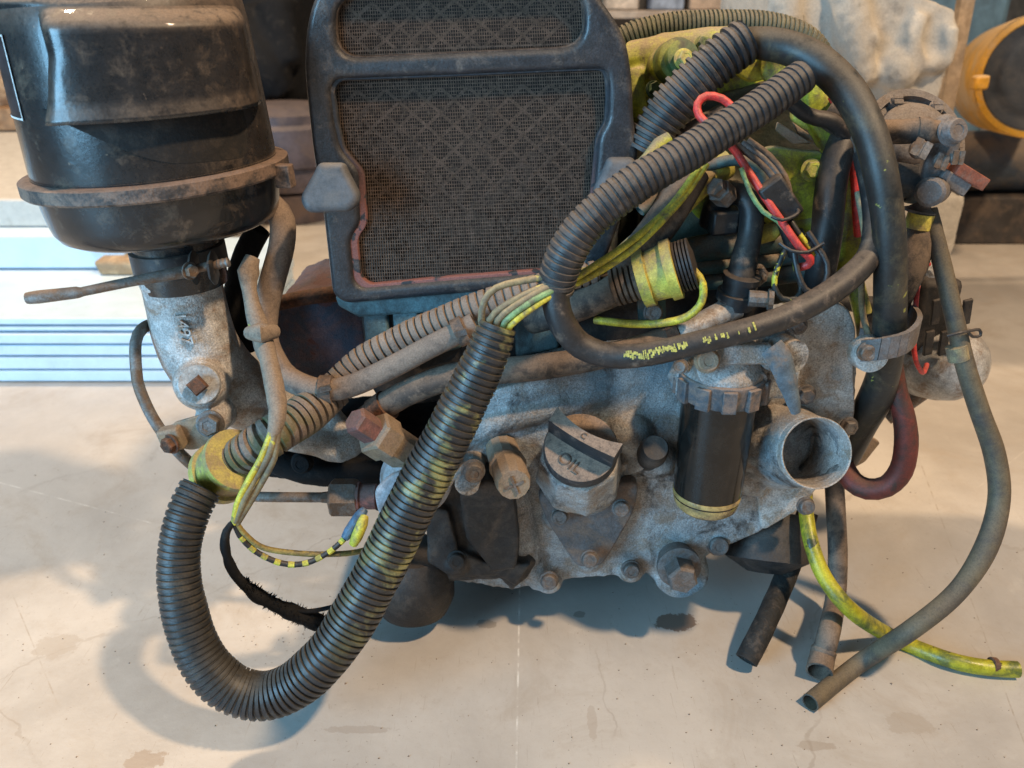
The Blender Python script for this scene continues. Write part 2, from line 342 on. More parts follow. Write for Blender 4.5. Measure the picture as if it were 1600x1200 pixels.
# ================================================================== setting
def floor_material():
    m = bpy.data.materials.new('polished_concrete'); m.use_nodes = True; nt = m.node_tree; N = nt.nodes; L = nt.links; b = N['Principled BSDF']
    geo = N.new('ShaderNodeNewGeometry'); pos = geo.outputs['Position']
    def nz(s, d=6, r=.6, di=0, vec=pos):
        n = N.new('ShaderNodeTexNoise'); n.inputs['Scale'].default_value = s; n.inputs['Detail'].default_value = d; n.inputs['Roughness'].default_value = r
        n.inputs['Distortion'].default_value = di; L.new(vec, n.inputs['Vector']); return n.outputs['Fac']
    def mr(f, a, c, lo=0., hi=1.):
        r = N.new('ShaderNodeMapRange'); r.interpolation_type = 'SMOOTHSTEP'; L.new(f, r.inputs[0])
        for i, v in ((1, a), (2, c), (3, lo), (4, hi)): r.inputs[i].default_value = v
        return r.outputs[0]
    def mix(f, a, c):
        x = N.new('ShaderNodeMix'); x.data_type = 'RGBA'; L.new(f, x.inputs[0])
        for s, v in ((6, a), (7, c)):
            if isinstance(v, tuple): x.inputs[s].default_value = (*v, 1)
            else: L.new(v, x.inputs[s])
        return x.outputs[2]
    def mth(op, a, c):
        x = N.new('ShaderNodeMath'); x.operation = op
        for i, v in enumerate((a, c)):
            if isinstance(v, float): x.inputs[i].default_value = v
            else: L.new(v, x.inputs[i])
        return x.outputs[0]
    def scaled(sx, sy, rot=0):
        mp = N.new('ShaderNodeMapping'); mp.inputs['Scale'].default_value = (sx, sy, 1); mp.inputs['Rotation'].default_value = (0, 0, rot); L.new(pos, mp.inputs[0]); return mp.outputs[0]
    col = mix(mr(nz(2.6, 9, .66, .3), .36, .64), (.415, .38, .345), (.57, .53, .485))
    col = mix(mr(nz(9, 10, .72, .6), .48, .72, 0, .7), col, (.42, .36, .30))
    col = mix(mr(nz(140, 6, .75), .56, .70, 0, .3), col, (.38, .31, .25))
    col = mix(mr(nz(26, 9, .7, .3), .60, .74, 0, .35), col, (.66, .62, .56))
    col = mix(mr(nz(330, 3, .5), .69, .75, 0, .6), col, (.22, .165, .12))
    col = mix(mr(nz(61, 9, .8, .8), .63, .70, 0, .55), col, (.30, .24, .19))
    col = mix(mr(nz(5.5, 8, .7, 1.2), .60, .72, 0, .5), col, (.33, .285, .24))
    col = mix(mr(nz(75, 8, .75), .58, .72, 0, .35), col, (.34, .27, .21))       # specks
    for rot, th in ((.5, .655), (-.9, .67), (1.4, .665), (-.35, .67)):                          # scratches
        col = mix(mr(nz(1, 5, .75, .1, scaled(420, 14, rot)), th - .02, th + .04, 0, .6), col, (.30, .23, .17))
    # hairline cracks
    vo = N.new('ShaderNodeTexVoronoi'); vo.feature = 'DISTANCE_TO_EDGE'; vo.inputs['Scale'].default_value = 2.1
    ds = N.new('ShaderNodeVectorMath'); ds.operation = 'ADD'; nn = N.new('ShaderNodeTexNoise'); nn.inputs['Scale'].default_value = 14; nn.inputs['Detail'].default_value = 6; L.new(pos, nn.inputs['Vector'])
    sc2 = N.new('ShaderNodeVectorMath'); sc2.operation = 'SCALE'; sc2.inputs['Scale'].default_value = .06; L.new(nn.outputs['Color'], sc2.inputs[0]); L.new(pos, ds.inputs[0]); L.new(sc2.outputs[0], ds.inputs[1]); L.new(ds.outputs[0], vo.inputs['Vector'])
    crack = mth('MULTIPLY', mr(vo.outputs['Distance'], .0008, .0030, 1, 0), mr(nz(6, 3), .46, .6))
    col = mix(mth('MULTIPLY', crack, .30), col, (.26, .20, .15))
    sep = N.new('ShaderNodeSeparateXYZ'); L.new(pos, sep.inputs[0])
    def line(a, c, wd, colr, k, wob=.0):                                           # worn line between two floor points
        a, c = G(*a), G(*c); d = (c - a).normalized(); n_ = V((-d.y, d.x, 0)); o = a.x * n_.x + a.y * n_.y
        q = mth('ABSOLUTE', mth('SUBTRACT', mth('ADD', mth('MULTIPLY', sep.outputs[0], float(n_.x)), mth('MULTIPLY', sep.outputs[1], float(n_.y))), float(o)), 0.)
        al = mth('SUBTRACT', mth('ADD', mth('MULTIPLY', sep.outputs[0], float(d.x)), mth('MULTIPLY', sep.outputs[1], float(d.y))), float(a.x * d.x + a.y * d.y)); Ln = (c - a).length
        seg = mth('MULTIPLY', mr(al, -.01, .01), mr(al, Ln - .01, Ln + .01, 1, 0))
        f = mth('MULTIPLY', mth('MULTIPLY', mr(q, wd * .4, wd, 1, 0), seg), mr(nz(60, 5), .42, .62, .05, k))
        return f, colr
    for args in (((812, 915), (806, 1240), .0011, (.82, .80, .76), .75), ((-60, 738), (240, 818), .0013, (.78, .75, .70), .6), ((1400, 620), (1600, 1160), .0009, (.32, .26, .20), .7), ((1530, 760), (1620, 690), .001, (.75, .7, .62), .4), ((20, 930), (90, 1100), .0008, (.34, .27, .2), .5)):
        f, cc = line(*args); col = mix(f, col, cc)
    def blot(px, py, rx, ry, colr, k=.9):
        c = G(px, py)
        dx = mth('MULTIPLY', mth('SUBTRACT', sep.outputs[0], float(c.x)), 1. / rx); dy = mth('MULTIPLY', mth('SUBTRACT', sep.outputs[1], float(c.y)), 1. / ry)
        r2 = mth('SQRT', mth('ADD', mth('MULTIPLY', dx, dx), mth('MULTIPLY', dy, dy)), 0.)
        r3 = mth('ADD', r2, mth('MULTIPLY', mth('SUBTRACT', nz(95, 6, .7), .5), 1.8))
        return mr(r3, .86, .98, k, 0), colr
    for args in ((1055, 972, .021, .013, (.17, .115, .085)), (760, 975, .010, .006, (.20, .17, .14), .55), (905, 960, .006, .005, (.18, .15, .12), .6), (1180, 1010, .012, .010, (.24, .2, .16), .4), (560, 1140, .03, .004, (.38, .32, .27), .5), (1420, 1130, .02, .012, (.40, .34, .28), .5), (90, 1010, .02, .016, (.42, .36, .30), .5), (225, 1188, .016, .010, (.30, .22, .16), .6), (700, 868, .011, .008, (.78, .76, .73), .8), (925, 1128, .004, .02, (.40, .33, .27), .4), (1275, 1165, .016, .005, (.33, .26, .20), .45)):
        f, cc = blot(*args); col = mix(f, col, cc)
    L.new(col, b.inputs['Base Color'])
    L.new(mr(nz(9, 6), .3, .7, .34, .55), b.inputs['Roughness'])
    bp = N.new('ShaderNodeBump'); bp.inputs['Strength'].default_value = .12; bp.inputs['Distance'].default_value = .002; L.new(nz(120, 6, .7), bp.inputs['Height']); L.new(bp.outputs[0], b.inputs['Normal'])
    return m
fl = MB().box((0, 2.0, -.05), (5, 0, 0), (0, 4.5, 0), (0, 0, .05))
fo = build('floor', fl, floor_material()); tag(fo, 'scratched cream polished concrete workshop floor', kind='structure')
WALLM = mat('workshop_wall', (.22, .19, .16), (.12, .10, .09), .5, 3, None, 0, .9, bump=.1, bscale=40)
wl = build('back_wall', MB().box((0, 5.0, 1.5), (5, 0, 0), (0, .05, 0), (0, 0, 1.5)), WALLM); tag(wl, 'dim brown workshop wall behind everything', kind='structure')
#SETTING_END
# ================================================================== engine
E = empty('diesel_engine', P(900, 800, .08) * 1.0, 'dusty small diesel engine with blue-grey castings and screened radiator standing on concrete', 'engine')
E.location.z = 0.0
# ---- crankcase and gear case: one fused casting
b = MB()
def pr(pts, Y, back): b.prism([P(x, y, Y) for x, y in pts], (0, back, 0))
pr([(700, 640), (760, 612), (880, 580), (1000, 566), (1090, 556), (1200, 545), (1340, 560), (1335, 640), (1326, 690), (1262, 785), (1185, 832), (1115, 862), (1085, 885), (1000, 897), (900, 904), (845, 912), (800, 922), (700, 905), (690, 830)], 0.0, .09)
pr([(700, 660), (1180, 545), (1190, 820), (1000, 880), (720, 900)], 0.03, .15)
def rid(L, sq=None):                                   # a raised rib or boss in the casting
    pts, rad = spline(pathpts(L), .006); b.tube(pts, rad, 14)
rid([(700, 700, .012, 26), (760, 664, .006, 24), (850, 640, .004, 20), (930, 618, .006, 17), (1000, 600, .010, 14)])
rid([(720, 640, .012, 20), (830, 612, .008, 18), (960, 585, .010, 16), (1060, 575, .012, 16)])
rid([(660, 700, .02, 30), (690, 760, .01, 30)])
rid([(800, 760, .004, 30), (815, 850, .006, 34), (850, 905, .010, 24)])
rid([(1000, 760, .010, 18), (1010, 860, .008, 18), (1030, 890, .010, 18)])
rid([(1170, 680, .010, 62), (1205, 686, -.006, 60), (1225, 692, -.018, 57)]); rid([(1150, 730, .008, 40), (1200, 740, .0, 40)])
rid([(1010, 720, .004, 44), (990, 690, .010, 36)])
# filler boss
fa = V((-.05, -.64, .77)).normalized(); capc = P(907, 708, -.040)
b.lathe(capc - fa * .050, fa, [(0, .036), (.03, .0325), (.046, .0315), (.050, .0305)], 8); b.ball(P(915, 748, .004), .030)
b.ball(P(985, 675, .0), .018); b.ball(P(1022, 712, .004), .019)
for x, y in ((858, 905), (985, 888), (870, 805), (968, 792), (920, 872)): b.ball(P(x, y, .004), .0125)
b.lathe(P(1055, 868, .03), (0, -1, .1), [(0, .026), (.033, .024)], 20)
oc = P(1276, 708, -.060); rO = 57 * S(1276, 708, -.06); ax2 = (P(1276, 708, -.06) - P(1205, 690, .02)).normalized()
b.lathe(oc, ax2, [(-.095, .001), (-.095, rO * 1.55), (-.06, rO * 1.35), (-.035, rO * 1.15), (-.014, rO * 1.02), (-.009, rO * .98), (-.009, rO * .93), (-.075, rO * .90), (-.075, .001)], 40)
rid([(840, 800, .006, 12), (836, 850, .006, 12), (870, 895, .008, 12)]); rid([(1060, 640, .006, 14), (1050, 740, .008, 14), (1075, 830, .008, 14)]); rid([(1130, 840, .006, 10), (1190, 815, .006, 10)])
crank = build('crankcase', b, BLU, E, cast=(.0016, 6, .0018))
# flat alloy end plate on the right of it
ep = plate('end_plate', [[(1185, 548), (1206, 505), (1290, 470), (1326, 480), (1340, 520), (1331, 548), (1334, 572), (1337, 640), (1328, 690), (1300, 735), (1252, 795), (1190, 832), (1176, 700)]], -.004, .010, ALU, E, .002, 14)
# outlet pipe
oa = (P(1276, 712, -.062) - P(1180, 672, .02)).normalized(); oc = P(1276, 708, -.060)
rO = 57 * S(1276, 708, -.06)
ax2 = (P(1276, 708, -.06) - P(1205, 690, .02)).normalized()
b = MB(); b.lathe(oc, ax2, [(-.085, rO * .98), (-.03, rO * .97), (-.004, rO * .98), (0, rO * 1.0), (.0008, rO * .98), (0, rO * .95), (-.02, rO * .92), (-.085, rO * .90), (-.0852, .001)], 48)
op = build('outlet_pipe', b, ALU, crank, smooth=40)
b = MB(); b.lathe(oc - ax2 * .06, ax2, [(-.024, rO * .8), (-.018, rO * .8), (-.016, rO * .6), (-.012, .001)], 24)
build('valve_disc', b, DARK, crank)
# lower left dark mount
b = MB()
def pr2(pts, Y, back): b.prism([P(x, y, Y) for x, y in pts], (0, back, 0))
pr2([(672, 745), (715, 712), (752, 735), (800, 745), (806, 800), (815, 850), (838, 880), (826, 902), (800, 924), (782, 905), (700, 910), (672, 850)], -.012, .07)
pr2([(716, 768), (760, 752), (802, 762), (812, 845), (806, 890), (770, 896), (728, 842)], -.030, .04); pr2([(690, 850), (760, 880), (830, 882), (806, 918), (778, 900), (700, 906)], -.020, .04)
pr2([(664, 790), (700, 800), (716, 856), (700, 900), (668, 880)], -.022, .05)
b.ball(P(714, 874, -.012), .014)
mt = build('gear_housing', b, DARK, E, cast=(.0016, 6, .0015))
bolt(mt, 714, 874, -.032, 13, kind='round', m=DARK)
# bolts of the casting
for x, y, Y, r, k in ((858, 906, -.010, 12.5, 'round'), (985, 888, -.010, 12.5, 'round'), (1258, 616, -.010, 13, 'hex'), (1246, 508, -.006, 12, 'hex'), (1325, 666, -.010, 12, 'hex'), (1258, 790, -.012, 12, 'round'), (1121, 850, .002, 15, 'round'), (739, 735, -.040, 16, 'round')):
    bolt(crank, x, y, Y, r, kind=k, axis=(random.uniform(-.1, .2), -1, random.uniform(.05, .3)))
b = MB(); b.lathe(P(738, 722, .0), (P(738, 735, -.04) - P(745, 705, .0)), [(0, .011), (.045, .0095)], 20); build('bolt_boss', b, BLU, crank)
# round-headed blanking plug and stud with cross mark
pa = (P(800, 748, -.055) - P(784, 700, .0)).normalized(); rp = 28 * S(790, 730, -.03)
b = MB(); b.lathe(P(784, 700, .0), pa, [(0, rp * .95), (.030, rp * .95), (.031, rp * 1.06), (.036, rp * 1.06), (.037, rp * .95), (.062, rp * .95), (.066, rp * .86), (.066, .001)], 12)
pl = build('oil_gallery_plug', b, BRASS, E, smooth=25)
e0 = P(784, 700, .0) + pa * .0665; xd = V((1, 0, .35)).normalized(); xd = (xd - pa * xd.dot(pa)).normalized(); yd = pa.cross(xd)
b = MB(); b.box(e0, xd * rp * .55, yd * .0009, pa * .0006); b.box(e0 + pa * .0004, xd * .0009, yd * rp * .55, pa * .0006); build('cross_mark', b, STEEL, pl)
b = MB(); sa = (P(1026, 695, -.05) - P(1010, 720, .0)).normalized(); rs = 22 * S(1020, 695, -.04)
b.lathe(P(1010, 722, .0), sa, [(0, rs * .85), (.035, rs * .85), (.036, rs * 1.08), (.056, rs * 1.0), (.060, rs * .86), (.060, .001)], 24); build('bleed_plug', b, DARK, E)
# drain plug
da = V((0, -1, .12)).normalized(); rd = 31 * S(1055, 875, -.02); d0 = P(1056, 872, -.002)
b = MB(); b.lathe(d0, da, [(0, rd * .95), (.010, rd * .95), (.0105, rd * 1.12), (.016, rd * 1.12), (.017, rd * .95)], 28); dp_ = build('drain_plug', b, BOLT, E)
b = MB(); b.lathe(d0 + da * .016 + V((0, 0, -.002)), da, [(0, rd * .82), (.016, rd * .78), (.019, rd * .66), (.019, .001)], 6); build('hex_head', b, BOLT, dp_, smooth=25)
# lower triangular cover
cvr = plate('pump_cover', [[(838, 772), (1000, 752), (992, 800), (950, 872), (938, 886), (902, 888), (888, 868), (852, 812)]], -.014, .014, mat('cover_grey', (.115, .115, .12), (.19, .14, .11), .45, 40, (.26, .19, .15), .6, .7, .1, bump=.7), E, .003, 18)
for x, y in ((874, 806), (970, 793), (921, 872)): bolt(cvr, x, y, -.026, 12, kind='round')
# filler cap
cc = capc; rc = 59 * S(906, 705, -.05)
b = MB(); b.lathe(cc, fa, [(0, rc * .96), (.002, rc), (.010, rc), (.0125, rc * .96), (.013, rc * .9), (.013, .001)], 56)
cap = build('oil_filler_cap', b, CAPM, E)
Q = lambda px, py, up=.0: CAM + ray(px, py) * ((cc + fa * up - CAM).dot(fa) / ray(px, py).dot(fa))
gx = (Q(962, 700, .03) - Q(870, 648, .03)).normalized(); gx = (gx - fa * gx.dot(fa)).normalized(); gy = fa.cross(gx); gy = gy if gy.z > 0 else -gy
b = MB(); gc = cc + fa * .0125 + gy * rc * .06
n = 12
for i in range(n):
    t0, t1 = -1 + 2 * i / n, -1 + 2 * (i + 1) / n
    def sec(t):
        hw = rc * (.15 + .07 * t * t); bow = -gy * rc * .14 * (1 - t * t); c0 = gc + gx * (rc * .98 * t) + bow + gy * rc * .14
        h = .019
        return [c0 - gy * hw * 1.25, c0 - gy * hw + fa * h, c0 + gy * hw + fa * h, c0 + gy * hw * 1.25]
    a_, c_ = sec(t0), sec(t1)
    b.add(a_ + c_, [[0, 1, 5, 4], [1, 2, 6, 5], [2, 3, 7, 6]] + ([[3, 2, 1, 0]] if i == 0 else []) + ([[4, 5, 6, 7]] if i == n - 1 else []))
build('grip', b, CAPM, cap, smooth=30)
tx = (Q(905, 733, .013) - Q(876, 712, .013)).normalized(); ty = fa.cross(tx)
text('lettering', 'OIL', CAPL, cap, Q(889, 724, .0133), tx, ty, .0125, .0007)
text('lettering', 'C', CAPL, cap, gc + fa * .0192 + gx * rc * .02, gx, gy, .0065, .0005)
# ---- cylinder block behind
b = MB()
pr([(560, 470), (880, 450), (1210, 440), (1210, 560), (1000, 580), (760, 620), (600, 640), (575, 600)], .05, .14)
blk = build('cylinder_block', b, DARK, E, bevel=.004)
b = MB(); pr([(522, 462), (900, 440), (900, 474), (560, 497), (528, 480)], .042, .10); hd = build('radiator_base', b, HEADB, E, bevel=.003)
for x0, x1 in ((566, 604), (612, 652), (660, 716), (724, 790), (800, 868)):
    plate('cast_panel', [[(x0, 478 - (x0 - 560) * .06), (x1, 476 - (x1 - 560) * .06), (x1 + 6, 545), (x0 + 6, 560)]], .044, .02, HEADB, hd, .003, 6)
b = MB(); pr([(436, 470), (470, 458), (524, 452), (566, 480), (572, 560), (560, 620), (430, 610), (425, 540)], .085, .10)
mf = build('side_cover', b, mat('fuzzy_maroon_cover', (.17, .11, .12), (.075, .095, .14), .5, 20, (.22, .14, .12), .5, .95, bump=1.2, bscale=900, fleck=(.15, .07, .07), famt=.5, fscale=26), E, cast=(.002, 4, .003))
b = MB(); rid([(420, 478, .09, 12), (470, 466, .085, 12), (530, 458, .085, 13)]); build('cover_edge', b, RUST, mf)
# dark underside bar and light cast lug to the left
b = MB(); pr([(408, 735), (430, 690), (500, 700), (600, 690), (690, 700), (680, 830), (560, 790), (545, 770), (480, 752), (420, 748)], .045, .10); rid([(400, 700, .03, 26), (480, 735, .035, 22), (600, 740, .04, 24)])
lm = build('lower_rail', b, GREASE, E, cast=(.002, 4, .0015)); bolt(lm, 473, 722, .018, 15, kind='round', m=GREASE)
b = MB(); rid([(440, 690, .02, 14), (490, 690, .01, 22), (530, 700, .01, 24), (560, 680, .02, 24)]); rid([(500, 640, .03, 24), (540, 690, .02, 26)]); lug = build('cast_lug', b, ALU, E, cast=(.0016, 5, .0012))
b = MB(); b.box((.045, .135, .05), (.105, 0, 0), (0, .055, 0), (0, 0, .05)); build('sump', b, DARK, E, bevel=.008, seg=3)
# dark feet
b = MB(); b.lathe(P(648, 952, -.0), (0, .1, 1), [(0, .012), (.002, .030), (.016, .036), (.045, .036), (.06, .030)], 36); ft = build('oil_filter', b, DARK, E); bolt(ft, 660, 948, -.02, 14, (0, -.3, -1), 'hex', DARK)
b = MB(); b.lathe(P(1198, 852, .03), V((-.1, -.5, -.8)), [(-.03, .03), (0, .037), (.012, .037), (.016, .030), (.024, .016)], 32); ft = build('rubber_mount', b, DARK, E); bolt(ft, 1202, 882, .012, 12, (0, -.3, -1), 'hex', DARK)
# ---- grey switch body, unions, pipe (left centre)
b = MB(); a = (P(640, 735, -.05) - P(690, 720, .0)).normalized()
b.lathe(P(672, 742, -.0), a, [(0, .022), (.02, .028), (.034, .028), (.038, .025), (.042, .021), (.042, .001)], 36)
swt = build('sender_body', b, LGREY, E)
plate('sender_bracket', [[(590, 800), (584, 768), (612, 742), (650, 735), (660, 760), (628, 812), (600, 815)]], -.052, .006, LGREY, swt, .002, 10)
plate('sender_ear', [[(690, 720), (712, 722), (716, 745), (700, 768), (686, 750)]], -.03, .006, ALU, swt, .002, 6)
a = (P(556, 657, -.040) - P(640, 712, -.018)).normalized(); r_ = 34 * S(580, 680, 0)
b = MB(); b.lathe(P(640, 712, -.018), a, [(0, r_ * .85), (.024, r_ * .85), (.0245, r_), (.040, r_), (.042, r_ * .9), (.042, .001)], 6)
un = build('brass_union', b, BRASS, E, smooth=25)
b = MB(); b.lathe(P(640, 712, -.018) + a * .042, a, [(0, r_ * .62), (.018, r_ * .62), (.02, r_ * .5), (.02, .001)], 6); build('union_nut', b, PURP, un, smooth=25)
b = MB(); a = V((-1, 0, 0)); q = P(588, 776, -.015); r_ = 25 * S(540, 776, -.015)
b.lathe(q, a, [(0, r_ * .8), (.013, r_ * .8), (.0132, r_ * .95), (.0155, r_ * .95)], 20); co = build('pipe_collar', b, PURP, E)
b = MB(); b.lathe(P(553, 777, -.015), a, [(-.003, r_ * 1.1), (0, r_ * 1.2), (.017, r_ * 1.2), (.019, r_ * 1.05), (.019, r_ * .4), (.026, r_ * .34)], 6); build('flare_nut', b, STEEL, E, smooth=25)
hose('fuel_pipe', [(524, 777, -.015), (470, 777, -.014), (400, 776, -.01), (365, 772, 0)], STEEL, E, r=8, seg=12)
# ---- filter
fc = P(1112, 720, -.034); rf = 54 * S(1112, 720, -.034)
z0 = P(1112, 812, -.034 - rf * .6).z; z1 = P(1122, 640, -.034 - rf).z; z2 = P(1122, 588, -.034).z
tilt = V((.012, 0, 1)).normalized()
o = V((fc.x - .001, fc.y, z0)); H = z1 - z0
b = MB(); b.lathe(o, tilt, [(.013, rf * .985), (H * .3, rf), (H, rf * 1.04)], 48)
fb = build('filter_bowl', b, BOWL, E)
b = MB(); b.lathe(o, tilt, [(-.002, .001), (-.001, rf * .45), (.002, rf * .78), (.006, rf * .93), (.011, rf * .975), (.0132, rf * .983)], 48); build('bowl_base', b, AMBER, fb)
b = MB(); b.lathe(o, tilt, [(.0145, rf * 1.0), (.0165, rf * 1.012), (.0185, rf * 1.0)], 48); build('bowl_ring', b, AMBER, fb)
nseg = 44; o2 = o + tilt * (H - .001); b = MB()
b.lathe(o2, tilt, [(0, rf * 1.06), (.001, rf * 1.18), (.016, rf * 1.22), (.019, rf * 1.2), (.020, rf * 1.02)], nseg)
for k in range(11):
    a = 2 * math.pi * k / 11 + .1; dr = V((math.cos(a), math.sin(a), 0)); tn = V((-dr.y, dr.x, 0)); b.box(o2 + dr * rf * 1.22 + V((0, 0, .009)), dr * .0022, tn * .0052, V((0, 0, .0085)))
lockr = build('lock_ring', b, mat('ring_plastic', (.05, .065, .08), (.19, .14, .115), .4, 40, (.27, .20, .16), .9, .6, bump=.3), E, bevel=.0008)
b = MB(); b.lathe(o2 + tilt * .017, tilt, [(0, rf * 1.14), (.006, rf * 1.12), (.010, rf * 1.0), (.016, rf * .86), (.030, rf * .72), (.032, .001)], 40)
rid([(1062, 600, -.03, 24), (1078, 575, -.02, 28), (1090, 555, 0, 28)])
b.box(P(1135, 572, .0), (.045, 0, 0), (0, .035, 0), (0, 0, .012)); b.lathe(P(1103, 580, -.03), V((0, -1, .5)), [(0, .014), (.03, .013)], 20)
rid([(1130, 570, -.02, 26), (1185, 548, -.02, 26), (1205, 545, -.04, 24)])
fh = build('filter_head', b, BLU, E, cast=(.0016, 5, .0012))
bolt(fh, 1104, 563, -.062, 17, (0, -1, .35), 'round', BRASS); bolt(fh, 1181, 588, -.045, 14, (.2, -1, -.1), 'round', STEEL); bolt(fh, 1064, 572, -.045, 10, (-.5, -1, .2), 'round', STEEL)
# valve lever on the filter head
b = MB(); a = V((.35, -1, .1)).normalized(); q = P(1200, 540, -.03)
b.lathe(q, a, [(0, .016), (.012, .016), (.0125, .013), (.03, .012)], 28); lv = build('cock_body', b, BLU, E)
b = MB(); pts, rad = spline(pathpts([(1205, 542, -.062, 19), (1218, 560, -.064, 20), (1228, 590, -.062, 17), (1236, 618, -.058, 12), (1241, 640, -.054, 8)]), .004); b.tube(pts, rad, 12)
for i, p in enumerate(b.v): b.v[i] = V((p.x, -.062 + (p.y + .062) * .55, p.z))
build('cock_lever', b, mat('lever_paint', (.10, .135, .16), (.20, .15, .12), .35, 40, (.27, .21, .17), .7, .6, bump=.3), lv)
b = MB(); b.box(P(1166, 552, -.055), (.017, 0, 0), (0, .004, 0), (0, 0, .0075)); build('cock_arm', b, BLU, lv, bevel=.002)

# ================================================================== radiator on the block
YR = .035
out = [(530, -70), (489, -2), (478, 42), (474, 100), (480, 165), (489, 245), (504, 330), (514, 420), (519, 462), (540, 476), (700, 462), (930, 440), (950, 400), (985, 300), (999, 238), (991, 196), (988, 120), (980, 68), (960, 28), (934, -6), (890, -80)]
win1 = [(523, -6), (914, -16), (914, 75), (524, 93)]
win2 = [(514, 140), (524, 124), (700, 118), (880, 110), (948, 108), (952, 140), (950, 190), (936, 212), (932, 260), (925, 330), (905, 425), (860, 428), (700, 440), (566, 452), (552, 440), (546, 372), (562, 352), (560, 268), (530, 234), (520, 190)]
rad = empty('radiator', V((0, 0, 0)), None, None); rad.parent = E; rad.location = (0, 0, 0)
FR = plate('frame', [out, win1, win2], YR, .012, FRAME, rad, .0045, [34, 40, 14], res=4)
# primer showing where the paint has flaked round the opening
win2in = [(q[0] + (8 if q[0] < 700 and q[1] > 120 else (-5 if q[0] > 900 else 0)) + (4 if q[0] < 600 and q[1] > 340 else 0), q[1] - (7 if q[1] > 420 else 0) + (2 if q[1] < 125 else 0)) for q in win2]
plate('bare_primer_edge', [[(q[0] + (5 if q[0] > 700 else -5), q[1] + (4 if q[1] > 260 else -4)) for q in win2], win2in], YR + .0035, .0080, FRAMER, rad, .0010, 12)
win1in = [(q[0] + (3 if q[0] < 700 else -3), q[1] - (3 if q[1] > 40 else 0)) for q in win1]
plate('bare_edge', [[(q[0] + (5 if q[0] > 700 else -5), q[1] + (4 if q[1] > 40 else -4)) for q in win1], win1in], YR + .0035, .0080, LINT, rad, .0010, 40)
win2 = win2in; win1 = [(q.x, q.y) for q in roundpoly([V(q) for q in win1in], 40)]
b = MB(); side = [(q[0] + (6 if q[0] < 700 else -6), q[1]) for q in out]
side = [q if q[1] < 430 else (q[0], q[1] - 8) for q in side]
vs = roundpoly([V(q) for q in side], 14); n = len(vs)
ring = [P(q.x, q.y, YR + .009) for q in vs]; ring2 = [p + V((0, .11, 0)) for p in ring]
b.add(ring + ring2, [[k, (k + 1) % n, n + (k + 1) % n, n + k] for k in range(n)] + [[n + k for k in range(n)]])
build('shroud', b, FRAME, rad)
b = MB(); b.prism([P(q[0], q[1], YR + .032) for q in side], (0, .05, 0)); core = build('core', b, CORE, rad)
# fins of the core seen through the screen
# woven screen, expanded metal behind it, dust packed between the wires
def inside(poly, x, y):
    c = False; n = len(poly)
    for i in range(n):
        x1, y1 = poly[i][0], poly[i][1]; x2, y2 = poly[i - 1][0], poly[i - 1][1]
        if (y1 > y) != (y2 > y) and x < (x2 - x1) * (y - y1) / (y2 - y1) + x1: c = not c
    return c
def spans(poly, val, vertical):
    """crossings of a slightly leaning line with the opening"""
    r = []; n = len(poly)
    for i in range(n):
        x1, y1 = poly[i][0], poly[i][1]; x2, y2 = poly[i - 1][0], poly[i - 1][1]
        f1 = (x1 + LEAN * y1 if vertical else y1 - SL * x1) - val; f2 = (x2 + LEAN * y2 if vertical else y2 - SL * x2) - val
        if f1 * f2 < 0:
            t = f1 / (f1 - f2); r.append((x1 + (x2 - x1) * t, y1 + (y2 - y1) * t))
    r.sort(key=lambda q: q[1] if vertical else q[0]); return r
LEAN, SL = -.055, -.035
scr = MB(); lint = MB(); exm = MB(); YS = YR + .0085
def flat(mb, a, c, wd, Y, th=.0004):
    p, q = P(a[0], a[1], Y), P(c[0], c[1], Y); d = (q - p).normalized(); s = d.cross(V((0, 1, 0))).normalized() * wd * .5; t = V((0, th, 0))
    mb.add([p - s, p + s, q + s, q - s, p - s + t, p + s + t, q + s + t, q - s + t], [[0, 1, 2, 3], [0, 3, 7, 4], [1, 5, 6, 2]])
